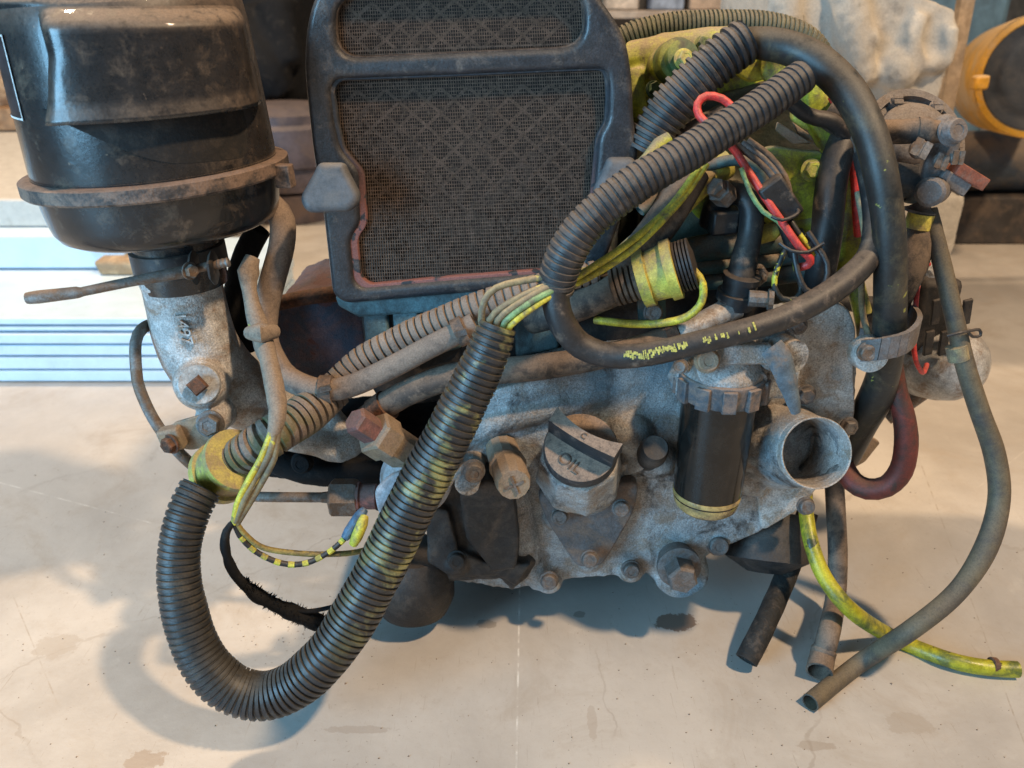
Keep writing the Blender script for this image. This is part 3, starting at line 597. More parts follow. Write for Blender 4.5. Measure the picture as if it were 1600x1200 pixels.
for poly, ylo, yhi in ((win1, -20, 92), (win2, 108, 455)):
    big = poly
    x = 480.0
    while x < 960:
        sp = spans(big, x, True)
        for k in range(0, len(sp) - 1, 2): flat(scr, sp[k], sp[k + 1], .00052, YS)
        x += 3.75
    y = 100.0
    while y < 520 if poly is win2 else y < 130:
        sp = spans(big, y, False)
        for k in range(0, len(sp) - 1, 2): flat(scr, sp[k], sp[k + 1], .00062, YS + .0003)
        y += 5.6
    y = -30.0
    while y < 100 and poly is win1:
        sp = spans(big, y, False)
        for k in range(0, len(sp) - 1, 2): flat(scr, sp[k], sp[k + 1], .00055, YS + .0003)
        y += 5.6
    # dust filled openings
    yy = ylo
    while yy < yhi:
        xx = 512.0
        while xx < 955:
            sl = yy + SL * (xx - 700)
            if inside(big, xx, sl):
                f = mnoise.noise(V((xx * .055, sl * .055, 3))) * .5 + mnoise.noise(V((xx * .018, sl * .018, 9))) * .5 + random.uniform(-.33, .33)
                dens = -.42 if poly is win1 else -.30 + .42 * min(1, max(0, (sl - 150) / 220))
                if f + dens > .05:
                    x0 = xx; p = [P(x0 - 2.0, sl - 2.9, YS + .0008), P(x0 + 2.0, sl - 2.9, YS + .0008), P(x0 + 2.0, sl + 2.9, YS + .0008), P(x0 - 2.0, sl + 2.9, YS + .0008)]
                    lint.add(p, [[0, 1, 2, 3]])
            xx += 3.75
        yy += 5.6
    # expanded metal
    dx, dy = 43.0, 21.0
    for j in range(-3, 24):
        for i in range(10, 24):
            cx = i * dx + (dx / 2 if j % 2 else 0); cy = 20 + j * dy * .93 + SL * (cx - 700)
            for ex, ey in ((dx / 2, dy * .93), (-dx / 2, dy * .93)):
                a = (cx, cy); c = (cx + ex, cy + ey + SL * ex)
                if cy > 330 + random.uniform(-40, 30): continue
                if inside(big, *a) and inside(big, *c): flat(exm, a, c, .0021, YS + .0035, .0009)
tag(build('woven_screen', scr, MESH, rad), kind='stuff'); tag(build('packed_dust', lint, LINT, rad), kind='stuff'); tag(build('expanded_metal', exm, MESH, rad), kind='stuff')
# wing knobs
def knob(px, py, Y, s):
    ol = [(-26, -58), (26, -58), (34, -40), (62, 8), (46, 36), (-44, 40), (-60, 12), (-34, -38)]
    k = plate('wing_knob', [[(px + x * s, py + y * s) for x, y in ol]], Y, .014, KNOB, rad, .0055, 20, res=5, xf=(Matrix.Translation(P(px, py, Y)) @ Matrix.Rotation(R(-14), 4, 'X') @ Matrix.Translation(-P(px, py, Y))))
    b = MB(); b.lathe(P(px + 4, py - 10, Y + .014), (0, 1, 0), [(0, .011), (.022, .011)], 24); build('knob_stem', b, KNOB, k)
knob(514, 300, YR - .034, .80); knob(972, 290, YR - .030, .78)

# ================================================================== air cleaner
ca = V((-.055, 0, 1)).normalized(); c0 = V((-.2520, .020, .360))
clean = empty('air_cleaner', V((0, 0, 0)), None, None); clean.parent = E; clean.location = (0, 0, 0)
b = MB(); b.lathe(c0, ca, [(.046, .0825), (.052, .0828), (.09, .0815), (.135, .0795), (.150, .0775), (.158, .072), (.163, .062), (.166, .045), (.167, .001)], 72); body = build('body', b, CLEAN, clean)
b = MB(); b.lathe(c0, ca, [(-.001, .001), (-.001, .062), (-.0002, .069), (.003, .0752), (.008, .0785), (.015, .0802), (.025, .0815), (.036, .0826), (.047, .083)], 72); build('bowl', b, CLEAN, clean)
b = MB(); b.lathe(c0, ca, [(.0345, .084), (.035, .0895), (.0365, .0910), (.0445, .0910), (.0452, .0900), (.0458, .084)], 72); rim = build('rim_band', b, RIM, clean)
for t in (-.62, .62):
    d = V((math.sin(t), -math.cos(t), 0))
b = MB(); d = V((math.cos(-.15), math.sin(-.15), 0)); b.box(c0 + ca * .040 + d * .0945, d * .006, V((-d.y, d.x, 0)) * .005, ca * .008); build('band_clip', b, RIM, clean, bevel=.001)
# raised intake hood
b = MB(); TH = 44; ZN = 26
def hood_r(th, z):
    k = max(0, (.125 - z) / .04) * .16
    e = min(1, max(0, (th + .26 + k) / .20)) ; e = e * e * (3 - 2 * e)
    e2 = min(1, max(0, (1.75 - th) / .75)); e2 = e2 * e2 * (3 - 2 * e2)
    zt = min(1, max(0, (.1500 - z) / .012)); zt = math.sin(zt * math.pi / 2)
    flare = .0022 * max(0, 1 - (z - .088) / .010) if z < .098 else 0
    return .0785 + .028 * (z - .15) * -1 * .5 + e * e2 * zt * (.0165 - .004 * math.cos(2 * (th - .35)) + flare) - .0015 * (1 - e * e2 * zt)
vs = []; fs = []
for i in range(ZN + 1):
    z = .088 + (.153 - .088) * i / ZN
    for k in range(TH + 1):
        th = -.85 + 2.95 * k / TH; zz = z
        r = hood_r(th, z); d = V((math.sin(th), -math.cos(th), 0)); zz = .153 - (.153 - z) * (1.02 - .05 * (th - .3)); vs.append(c0 + ca * zz + d * r)
for i in range(ZN):
    for k in range(TH):
        a = i * (TH + 1) + k; fs.append([a, a + 1, a + TH + 2, a + TH + 1])
b.add(vs, fs); hd_ = build('intake_hood', b, CLEAN, clean, smooth=60)
so = hd_.modifiers.new('wall', 'SOLIDIFY'); so.thickness = .0016; so.offset = -1
# decal
b = MB(); b2 = MB(); b3 = MB()
def patch(mb, t0, t1, z0_, z1_, r):
    n_ = 6; vs = []; fs = []
    for i in range(n_ + 1):
        th = t0 + (t1 - t0) * i / n_; d = V((math.sin(th), -math.cos(th), 0))
        vs += [c0 + ca * z0_ + d * (r + .0815 - .04 * (z0_ - .09)), c0 + ca * z1_ + d * (r + .0815 - .04 * (z1_ - .09))]
    for i in range(n_): fs.append([2 * i, 2 * i + 2, 2 * i + 3, 2 * i + 1])
    mb.add(vs, fs)
NO = 40; vs = []
for k in range(NO + 1):
    th = -.40 + 1.62 * k / NO; u_ = min(1, max(0, (th + .42) / 1.0)); dz = .004 + .026 * u_ * u_ * (3 - 2 * u_)
    if th > 1.08: dz *= max(.15, math.sqrt(max(0, 1 - ((th - 1.08) / .15) ** 2)))
    d = V((math.sin(th), -math.cos(th), 0)); zt_ = .0905 - .004 * (th - .1); vs += [c0 + ca * (zt_ - dz) + d * (.0823 + .0008), c0 + ca * zt_ + d * (.0823 + .0002)]
b3.add(vs, [[2 * k, 2 * k + 2, 2 * k + 3, 2 * k + 1] for k in range(NO)])
op_ = build('intake_opening_shade', b3, CORE, clean)  # dark sheet on the solid body; its colour stands in for the opening's shade
patch(b, -1.30, -.66, .084, .134, .0004); st = build('decal', b, STICK, clean)
for a in ((-1.30, -.66, .084, .0852), (-1.30, -.66, .1328, .134), (-.675, -.66, .0852, .1328)): patch(b2, *a, .0008)
for k in range(5): patch(b2, -1.12 + .03 * (k % 2), -1.02, .094 + k * .007, .0960 + k * .007, .0008)
build('decal_border', b2, WHITE, st)
# neck, clamp with tommy bar
b = MB(); nc = V((-.2495, .020, .315)); b.lathe(nc, ca, [(0, .031), (.006, .0318), (.05, .0318)], 40); build('neck', b, CLEAN, clean)
b = MB(); b.lathe(nc + ca * .013, ca, [(0, .0322), (.0005, .0345), (.017, .0345), (.0175, .0322)], 40); clp = build('clamp_band', b, BLK, E)
for dx in (0, .013):
    b = MB(); pts, rad = spline([(P(302 + dx * 2300, 408, -.016) , .0085), (P(303 + dx * 2300, 418, -.024), .0085), (P(305 + dx * 2300, 432, -.016), .007)], .003); b.tube(pts, rad, 10)
    for i, p in enumerate(b.v): c = P(303 + dx * 2300, 418, -.02); b.v[i] = V((c.x + (p.x - c.x) * .3, p.y, p.z))
    build('clamp_ear', b, BLK, clp)
hose('clamp_screw', [(290, 424, -.024), (320, 417, -.023), (356, 410, -.022)], STEEL, clp, r=7, seg=10, hollow=0)
b = MB(); pts, rad = spline(pathpts([(340, 413, -.0225, 8), (358, 409.5, -.022, 8)]), .0012); b.tube(pts, [r * (1 if i % 2 else .84) for i, r in enumerate(rad)], 12); build('screw_thread', b, STEEL, clp)
hose('tommy_bar', [(42, 466, -.058, 9), (60, 464, -.057, 10.5), (120, 457, -.052, 9.5), (128, 456, -.052, 7.5), (200, 441, -.042, 8), (260, 430, -.032, 9.5), (292, 424, -.024, 10)], STEEL, clp, seg=14, hollow=0)
bolt(clp, 296, 423, -.03, 11, (.9, -.6, .1), 'hex', STEEL)
# elbow casting
b = MB()
pts, rad = spline(pathpts([(284, 442, .020, 60), (292, 478, .020, 60), (302, 520, .020, 61), (320, 560, .022, 61), (356, 600, .028, 58), (402, 628, .036, 52), (450, 650, .050, 46), (500, 662, .07, 44)]), .006); b.tube(pts, rad, 36)
b.lathe(P(283, 436, .020), ca, [(-.006, .0285), (0, .0305), (.004, .0305), (.006, .028)], 36)
b.lathe(P(316, 598, -.002), (P(310, 602, -.026) - P(316, 598, -.002)), [(0, .022), (.017, .0185), (.020, .0155)], 32)
rid([(325, 662, -.02, 26), (350, 640, .0, 26)])
b.lathe(P(405, 632, .03), (P(450, 655, .04) - P(400, 628, .03)), [(0, .028), (.008, .028)], 24)
elb = build('intake_elbow', b, ELB, E, cast=(.0013, 4, .0006))
b = MB(); ba = (P(308, 603, -.032) - P(316, 598, -.002)).normalized(); b.lathe(P(312, 600, -.022), ba, [(0, .0155), (.004, .0152), (.0046, .0145), (.0046, .001)], 40); build('boss_face', b, SILV, elb)
bolt(elb, 309, 602, -.029, 17, ba, 'sq', RUST, 1.0, 'square_plug', .6)
ed = (P(293, 540, -.01) - P(277, 482, -.01)).normalized()
text('cast_number', '1497', ELB, elb, P(288, 512, -.0098) + V((0, -.0008, 0)), ed, V((.95, -.1, .25)), .013, .0014)
# bracket with pipe
bk = plate('pipe_bracket', [[(268, 662), (335, 643), (352, 664), (340, 694), (300, 704), (275, 700)]], -.028, .003, BRASS, E, .0008, 8)
bolt(bk, 329, 662, -.032, 17, (.1, -1, .25), 'hex', BOLT); bolt(bk, 268, 693, -.036, 13, (-.5, -1, .0), 'hex', RUST)
b = MB(); b.box(P(270, 684, -.03), (.0085, 0, .002), (0, .006, 0), (-.002, 0, .009)); build('pipe_saddle', b, BRASS, bk, bevel=.002)
hose('breather_pipe', [(262, 505, .05, 9), (240, 506, .03, 9), (222, 514, .005), (212, 535, -.008), (213, 580, -.015), (219, 610, -.018), (240, 655, -.022), (268, 694, -.024), (295, 722, -.02), (325, 745, .0)], STEEL, E, seg=14, hollow=0)
# ================================================================== right side of the engine
# rocker cover painted yellow green
b = MB()
pr([(985, 75), (1040, 52), (1120, 48), (1200, 70), (1215, 130), (1120, 170), (1000, 200), (985, 150)], .14, .12)
rid([(985, 100, .135, 34), (1060, 85, .12, 34), (1140, 70, .12, 28), (1210, 85, .13, 24)])
rid([(985, 110, .115, 22), (990, 160, .11, 20), (1000, 190, .12, 18)])
rid([(1030, 105, .12, 26), (1058, 92, .095, 26)])
rc_ = build('rocker_cover', b, YG, E, cast=(.0018, 6, .001))
b = MB(); q = P(1062, 93, .085); a = V((.25, -1, .35)).normalized(); b.lathe(q, a, [(-.012, .017), (0, .0165), (.002, .0135), (.007, .013), (.008, .010)], 28); bs = build('cover_boss', b, GRN, rc_)
bolt(bs, 1068, 93, .074, 13, a, 'hex', YEL)
# dark head mass behind the hoses
b = MB(); pr([(985, 180), (1120, 150), (1230, 120), (1330, 160), (1350, 300), (1345, 450), (1200, 480), (1000, 460), (960, 420)], .13, .12)
pr([(1000, 330), (1130, 280), (1240, 330), (1250, 400), (1000, 420)], .10, .06); rid([(1030, 360, .09, 30), (1120, 340, .09, 34), (1180, 350, .09, 30)])
hdm = build('cylinder_head', b, mat('dark_green_grime', (.022, .032, .022), (.05, .045, .03), .4, 26, (.20, .155, .10), .6, .6, bump=.5, fleck=(.30, .33, .05), famt=.22, fscale=40, fsoft=.03), E, cast=(.0022, 6, .002))
# yellow lifting bracket
lb = plate('lifting_bracket', [[(1178, 240), (1205, 228), (1262, 236), (1288, 236), (1290, 300), (1284, 336), (1262, 372), (1238, 350), (1225, 310), (1190, 275)]], .055, .007, YG, E, .002, 12)
bolt(lb, 1268, 266, .050, 14, kind='hex', m=YG)
plate('bracket_flange', [[(1150, 70), (1200, 60), (1222, 90), (1215, 122), (1170, 130), (1140, 110)]], .07, .012, YG, E, .003, 8)
plate('bracket_flange', [[(1238, 150), (1262, 128), (1286, 160), (1300, 200), (1262, 205), (1240, 190)]], .075, .012, YEL, E, .003, 6)
plate('sheet_tab', [[(1215, 190), (1270, 224), (1240, 226), (1212, 204)]], .05, .003, BRASS, E, .0008, 4)
plate('sheet_tab', [[(1238, 190), (1268, 212), (1275, 226), (1252, 222)]], .056, .003, BRASS, E, .0008, 4)
# yellow oil pipe running down to the left, black strap across it
hose('oil_pipe', [(1130, 255, .05, 26), (1095, 280, .04, 25), (1050, 330, .03, 22), (1000, 378, .02, 18), (945, 415, .015, 12), (905, 428, .0, 8)], YEL, E, seg=20)
b = MB(); pts, rad = spline(pathpts([(1080, 268, .03, 30), (1040, 340, .012, 28), (1000, 390, .004, 26), (968, 430, .0, 20)]), .006); b.tube(pts, rad, 16)
build('rubber_sleeve', b, HOSE, E)
# second yellow pipe end (leaf shaped) and red stripe behind
hose('yellow_elbow', [(1305, 225, .09, 24), (1325, 300, .08, 26), (1330, 370, .07, 24), (1318, 415, .07, 14), (1312, 430, .07, 5)], YG, E, seg=18, hollow=0)
hose('yellow_stay', [(1335, 440, .07, 14), (1350, 500, .06, 14), (1355, 560, .05, 12)], YG, E, seg=14)
# horizontal injection rails
hose('fuel_rail', [(1060, 396, .05, 21), (1130, 384, .05, 22), (1250, 374, .055, 20)], TEAL, E, seg=18)
hose('fuel_rail', [(1070, 420, .045, 12), (1160, 412, .045, 12), (1260, 400, .05, 11)], TEAL, E, seg=14)
hose('fuel_rail', [(1100, 440, .05, 14), (1200, 432, .05, 15), (1300, 420, .05, 14)], TEAL, E, seg=14)
hose('yellow_link', [(1178, 372, .04, 12), (1205, 362, .035, 15), (1222, 350, .04, 9)], YEL, E, seg=12)
# yellow saddle clamp on the block, ribbed sleeve on both sides
a = (P(1056, 418, -.005) - P(995, 436, .0)).normalized(); q = P(998, 436, -.005); ry = 43 * S(1020, 430, -.005)
b = MB(); b.lathe(q, a, [(0, ry * .9), (.0005, ry * 1.08), (.008, ry * 1.1), (.0085, ry * .96), (.017, ry * .98), (.0205, ry * 1.0), (.021, ry * 1.12), (.028, ry * 1.12), (.0285, ry * .9)], 40)
yc = build('sleeve_clamp', b, YEL, E, smooth=30)
b = MB(); b.lathe(q, a, [(.0285, ry * .7)] + [(.0285 + i * .0025 + d, ry * k) for i in range(5) for d, k in ((0, .78), (.0004, .93), (.0018, .93), (.0022, .78))] + [(.042, ry * .5)], 36); build('bellows', b, BLK, yc, smooth=30)
b = MB(); b.lathe(q, -a, [(0, ry * .7)] + [(i * .0040 + d, ry * k) for i in range(5) for d, k in ((0, .60), (.0006, .76), (.003, .76), (.0036, .60))] + [(.021, ry * .4)], 36); build('bellows', b, HOSE, yc, smooth=30)
plate('clamp_foot', [[(995, 465), (1040, 462), (1042, 512), (1000, 515)]], .0, .006, TEAL, yc, .001, 8); bolt(yc, 1020, 488, -.008, 13, kind='round', m=BOLT)
hose('coolant_pipe', [(990, 440, .0, 25), (940, 462, .005, 25), (890, 482, .012, 25), (830, 498, .03, 24)], HOSE, E, seg=18)
# rubber elbow hose with ring clamps
hose('bypass_hose', [(1112, 350, .05, 20), (1118, 322, .045, 19), (1136, 303, .035, 19), (1160, 304, .028, 19), (1174, 326, .022, 19), (1172, 365, .018, 19), (1162, 410, .010, 21), (1155, 450, .004, 25), (1150, 480, .004, 25)], BLK, E, seg=18)
b = MB(); q = P(1152, 462, .004); a = V((.1, -.1, 1)); r_ = 28 * S(1152, 462, .004)
b.lathe(q, a, [(-.004, r_ * .9), (-.0035, r_ * 1.15), (.003, r_ * 1.15), (.0035, r_ * .95), (.012, r_ * .95), (.0125, r_ * 1.06), (.017, r_ * 1.06), (.0175, r_ * .9)], 30); rcp = build('ring_clamp', b, BLK, E)
b = MB(); b.lathe(P(1170, 466, -.012), (1, -.2, 0), [(0, .006), (.013, .006), (.0135, .008), (.017, .008)], 10); build('clamp_screw', b, STEEL, rcp)
b = MB(); q = P(1135, 308, .02); b.lathe(q, (-.6, -.5, .5), [(0, .009), (.012, .009), (.0125, .007), (.018, .007)], 6); build('hose_clamp', b, STEEL, E); b = MB(); b.box(P(1130, 345, .035), (.010, 0, .001), (0, .01, 0), (0, 0, .009)); build('clamp_lug', b, BLK, E, bevel=.002)
bolt(E, 1182, 430, .015, 14, (.5, -1, .2), 'hex', STEEL)
hose('alloy_pipe', [(1150, 478, .004, 20), (1110, 498, -.004, 18), (1075, 516, -.010, 17), (1050, 528, -.01, 17)], SILV, E, seg=18)
b = MB(); b.lathe(P(1062, 522, -.01), (P(1040, 530, -.01) - P(1075, 516, -.01)), [(0, .0088), (.0005, .0098), (.009, .0098), (.0095, .0088)], 24); build('hose_clamp', b, RUST, E)
# pump at the upper right
q = P(1428, 218, .060); a = V((.10, -.80, .52)).normalized(); s = S(1424, 222, .06)
b = MB(); b.lathe(q, a, [(-.030, 50 * s), (-.012, 60 * s), (-.010, 82 * s), (0, 84 * s), (.002, 82 * s), (.0022, 70 * s), (-.002, 68 * s), (-.002, 60 * s), (.003, 58 * s), (.008, 52 * s), (.012, 40 * s), (.014, .001)], 56)
u = V((0, 0, 1)) - a * a.z; u.normalize(); w_ = a.cross(u)
pb = build('pump', b, DIAPH, E)
for k in range(6):
    an = R(20 + 60 * k); d = u * math.cos(an) + w_ * math.sin(an)
    b = MB(); b.lathe(q + d * 66 * s - a * .004, a, [(0, 13 * s), (.006, 12 * s), (.0065, 9 * s)], 16); b.box(q + d * 52 * s, d * 14 * s, a.cross(d) * 5 * s, a * .004); build('screw_lug', b, DIAPH, pb)
    me = bolt_mesh('slot', DIAPH); o = link('screw', me, pb); o.matrix_local = Matrix.Translation(q + d * 66 * s + a * .002 - wloc(pb)) @ a.to_track_quat('Z', 'Y').to_matrix().to_4x4() @ Matrix.Diagonal((8 * s, 8 * s, .004, 1))
arm = plate('pump_arm', [[(1462, 190), (1490, 176), (1508, 200), (1500, 240), (1478, 262), (1474, 300), (1440, 312), (1442, 270), (1452, 238)]], .012, .010, DIAPH, pb, .003, 12)
bolt(arm, 1484, 206, .006, 19, (.25, -1, .3), 'round', DIAPH); bolt(arm, 1466, 252, .006, 12, (.2, -1, .1), 'slot', STEEL); bolt(arm, 1492, 246, .006, 11, (.2, -1, .1), 'slot', STEEL)
b = MB(); b.lathe(P(1462, 296, .02), (P(1452, 302, -.012) - P(1470, 294, .02)), [(0, .0105), (.02, .0105), (.022, .008)], 24); build('pump_cock', b, DIAPH, pb)
b = MB(); c = P(1502, 276, .015); x = (P(1528, 292, .015) - c).normalized(); y = V((0, 1, 0)); z = x.cross(y).normalized(); b.box(c + x * .003 + z * .003, x * .013, y * .008, z * .0045); bkp = build('terminal_block', b, mat('red_brown_plastic', (.23, .07, .04), (.2, .13, .1), .35, 50, None, 0, .7, bump=.2), pb, bevel=.0008)
b = MB(); b.box(c - z * .006 - x * .004, x * .012, y * .006, z * .005); b.box(c - z * .012 - x * .010, x * .006, y * .005, z * .006); build('terminal_bracket', b, DIAPH, pb, bevel=.001)
hose('pump_stub', [(1360, 207, .03, 19), (1400, 206, .018, 19), (1430, 205, .014, 19), (1433, 205, .014, 22), (1450, 205, .012, 22), (1453, 205, .012, 17), (1472, 206, .014, 17)], HOSE, pb, seg=20, hollow=0)
bolt(pb, 1434, 234, .006, 14, (-.1, -1, .3), 'slot', STEEL, 1.4)
hose('pump_stub', [(1395, 280, .03, 27), (1422, 285, .027, 27), (1424, 286, .027, 31), (1430, 287, .027, 31), (1432, 287, .027, 27), (1455, 290, .024, 26)], mat('blue_black_rubber', (.03, .045, .06), (.12, .10, .09), .3, 40, (.22, .18, .15), .5, .5, bump=.15), pb, seg=22, hollow=0)
hose('pump_spigot', [(1448, 300, .03, 14), (1440, 322, .03, 14), (1438, 328, .03, 24), (1436, 333, .03, 24)], DIAPH, pb, seg=18, hollow=0)
hose('yellow_band', [(1440, 333, .026, 20), (1433, 356, .026, 20)], YEL, pb, seg=18, hollow=0)
# generator and bracket low at the right, behind the hoses
b = MB(); b.lathe(P(1490, 568, .09), V((.35, -1, .25)), [(-.03, .036), (-.012, .036), (.004, .033), (.016, .026), (.024, .015), (.027, .001)], 40); gb = build('generator_bell', b, SILV, E)
b = MB(); c = P(1455, 495, .10); b.box(c + V((0, .01, 0)), (.018, 0, 0), (0, .02, 0), (0, 0, .036)); gv = build('generator_body', b, DARK, E, bevel=.006)
for k in range(6):
    b = MB(); b.box(c + V((-.014 + (k % 3) * .013, -.031, .016 - (k // 3) * .028)), (.0035, 0, .001), (0, .002, 0), (-.001, 0, .011)); build('vent_rib', b, DARK, gv, bevel=.0008)
hose('generator_arm', [(1300, 470, .13, 14), (1390, 480, .12, 14), (1455, 492, .12, 14), (1478, 545, .11, 14)], DARK, E, seg=12)
gp = plate('alternator_bracket', [[(1395, 455), (1425, 420), (1440, 428), (1432, 470), (1420, 500), (1398, 500)]], .075, .008, SILV, E, .002, 8); bolt(gp, 1421, 445, .068, 13, kind='hex', m=SILV); bolt(gp, 1457, 420, .068, 11, kind='hex', m=SILV)
hose('stay_rod', [(1384, 652, .13, 13), (1396, 644, .13, 13), (1398, 643, .13, 13), (1465, 596, .10, 13)], STEEL, E, seg=14)
# rusty bracket seen past the outlet pipe
plate('mounting_bracket', [[(1318, 700), (1352, 676), (1376, 692), (1352, 722), (1310, 745)]], .05, .004, BRASS, E, .001, 4)
plate('mounting_bracket', [[(1150, 770), (1262, 735), (1262, 790), (1160, 826)]], .02, .006, BRASS, E, .001, 6)
# big P clamp that holds the hoses
pc = empty('hose_clamp_strap', V((0, 0, 0)), None, None); pc.parent = E; pc.location = (0, 0, 0)
ring = [(1345, 548, -.03), (1375, 545, -.040), (1415, 535, -.040), (1434, 512, -.02), (1420, 492, .03), (1390, 500, .05), (1350, 510, .03), (1345, 530, .0)]
b = MB(); pts, rad = spline([(P(*q_), .0055) for q_ in ring], .005)
for p0, p1 in zip(pts[:-1], pts[1:]):
    t = (p1 - p0); nrm = t.cross(V((0, 0, 1))).normalized() * .0018; h = V((0, 0, .0085)); e = t * .02
    b.add([p0 - e - nrm - h, p0 - e + nrm - h, p0 - e + nrm + h, p0 - e - nrm + h, p1 + e - nrm - h, p1 + e + nrm - h, p1 + e + nrm + h, p1 + e - nrm + h], [[0, 1, 2, 3], [4, 7, 6, 5], [0, 4, 5, 1], [1, 5, 6, 2], [2, 6, 7, 3], [3, 7, 4, 0]])
build('strap', b, DIAPH, pc, smooth=50)
b = MB(); b.lathe(P(1352, 549, -.02), (0, -1, .1), [(0, .0135), (.012, .0125), (.0125, .011)], 24); build('strap_boss', b, ALU, pc); bolt(pc, 1353, 549, -.034, 13, (.05, -1, .1), 'round', STEEL)

# ================================================================== loose hoses and looms
def T(o, label, cat, group=None): return tag(o, label, cat, group)
loop = conduit('corrugated_conduit', [(778, 508, -.066, 30), (764, 545, -.070, 34), (742, 595, -.074, 36), (712, 655, -.080, 38), (680, 718, -.086, 39), (648, 780, -.092, 39), (615, 845, -.100, 39), (582, 912, -.110, 39), (548, 970, -.119, 39), (508, 1028, -.128, 38), (462, 1070, -.133, 38), (412, 1088, -.135, 38), (362, 1076, -.134, 38), (322, 1038, -.130, 37), (296, 985, -.122, 36), (283, 922, -.112, 34), (281, 855, -.100, 33), (296, 800, -.088, 33), (320, 755, -.074, 33)], CONDY, pitch=.0049, amp=.095, crest=.52, seg=26)
T(loop, 'long black corrugated conduit smeared with yellow paint, hanging in a big loop in front', 'conduit', 'corrugated wiring conduits')
c2 = conduit('corrugated_conduit', [(352, 730, -.050, 31), (395, 700, -.056, 32), (432, 676, -.050, 33), (476, 648, -.030, 33), (520, 612, -.006, 28), (560, 567, .004, 23), (620, 534, .006, 23), (700, 496, .004, 22), (780, 466, .004, 21), (860, 442, .006, 20), (945, 424, .010, 19)], CONDT, pitch=.0064, amp=.17, crest=.64, seg=24)
T(c2, 'tan dust-covered corrugated conduit slanting under the radiator from the yellow saddle clamp', 'conduit', 'corrugated wiring conduits')
c3 = conduit('corrugated_conduit', [(868, 452, -.052, 29), (874, 425, -.054, 30), (890, 388, -.055, 31), (925, 342, -.054, 31), (980, 296, -.050, 31), (1040, 258, -.044, 30), (1110, 216, -.034, 29), (1180, 172, -.022, 28), (1225, 142, -.014, 28), (1258, 118, -.008, 26)], mat('conduit_plastic_dusty', (.022, .024, .028), (.085, .072, .064), .28, 34, (.17, .135, .11), .65, .42, bump=.15), pitch=.0048, amp=.085, crest=.54, seg=26)
T(c3, 'grey-black corrugated conduit curving up across the radiator corner to the right', 'conduit', 'corrugated wiring conduits')
c4 = conduit('corrugated_conduit', [(1006, 236, .045, 34), (1030, 195, .045, 36), (1065, 148, .045, 36), (1105, 108, .045, 36), (1140, 80, .046, 36), (1172, 60, .048, 36)], mat('conduit_plastic_black', (.022, .024, .028), (.10, .085, .07), .25, 34, (.19, .15, .12), .8, .42, bump=.1, fleck=(.12, .20, .12), famt=.22, fscale=40), pitch=.0058, amp=.13, crest=.42, seg=26)
T(c4, 'short fat black corrugated conduit with an open upper end, behind the radiator edge', 'conduit', 'corrugated wiring conduits')
c5 = conduit('corrugated_conduit', [(960, 75, .17, 26), (1000, 58, .17, 27), (1060, 48, .17, 28), (1130, 44, .17, 29), (1200, 50, .17, 29), (1250, 66, .17, 28), (1280, 100, .17, 26), (1290, 140, .17, 24)], CONDG, pitch=.0036, amp=.10, crest=.52, seg=20)
T(c5, 'green-tinted dusty corrugated conduit running along the top behind the yellow-green rocker cover', 'conduit', 'corrugated wiring conduits')
# yellow saddle clamp round the lower left conduits
a = (P(388, 700, -.066) - P(344, 738, -.046)).normalized(); q = P(346, 738, -.046); ry = 45 * S(350, 730, -.05)
b = MB(); b.lathe(q, a, [(-.004, ry * .8), (-.0035, ry * 1.12), (.004, ry * 1.12), (.0045, ry), (.022, ry), (.0225, ry * 1.12), (.028, ry * 1.10), (.0285, ry * .8)], 40); yb = build('saddle_clamp', b, YEL, E, smooth=30)
hose('black_hose', [(868, 448, -.056, 22), (869, 475, -.058, 22), (880, 508, -.060, 22), (908, 540, -.060, 21), (955, 556, -.064, 20), (1015, 553, -.070, 19), (1080, 538, -.072, 19), (1150, 520, -.070, 19), (1215, 500, -.062, 19), (1280, 468, -.050, 20), (1330, 432, -.036, 20), (1360, 396, -.022, 19), (1368, 350, -.008, 19), (1364, 300, .005, 19), (1352, 240, .025, 19)], BLK, seg=20)
h = bpy.data.objects['black_hose']; T(h, 'smooth black hose with worn yellow print, looping from the grey conduit across the filter', 'hose', 'smooth black hoses')
# worn print on it: small raised flakes of yellow ink
b = MB(); random.seed(3)
hp, hr = spline(pathpts([(955, 556, -.064, 20), (1015, 553, -.070, 19), (1080, 538, -.072, 19), (1150, 520, -.070, 19), (1180, 511, -.067, 19)]), .0006)
for i in range(20, len(hp) - 8, 2):
    x_ = i / len(hp); dens = .95 if .10 < x_ < .52 else (.45 if .60 < x_ < .86 else .06)
    if random.random() < dens:
        t = (hp[i + 1] - hp[i]).normalized(); vd = (CAM - hp[i]).normalized(); vd = (vd - t * vd.dot(t)).normalized(); sd = t.cross(vd)
        for _ in range(2):
            an = random.uniform(-.28, .22); nd = (vd * math.cos(an) + sd * math.sin(an)); c = hp[i] + nd * (hr[i] + .0001); ss = nd.cross(t)
            w1 = random.uniform(.0003, .0008); w2 = random.uniform(.0006, .0017); b.box(c, t * w1, ss * w2, nd * .0002)
build('worn_print', b, mat('yellow_ink', (.50, .45, .10), (.3, .27, .1), .4, 200, None, 0, .7, bump=0), h)
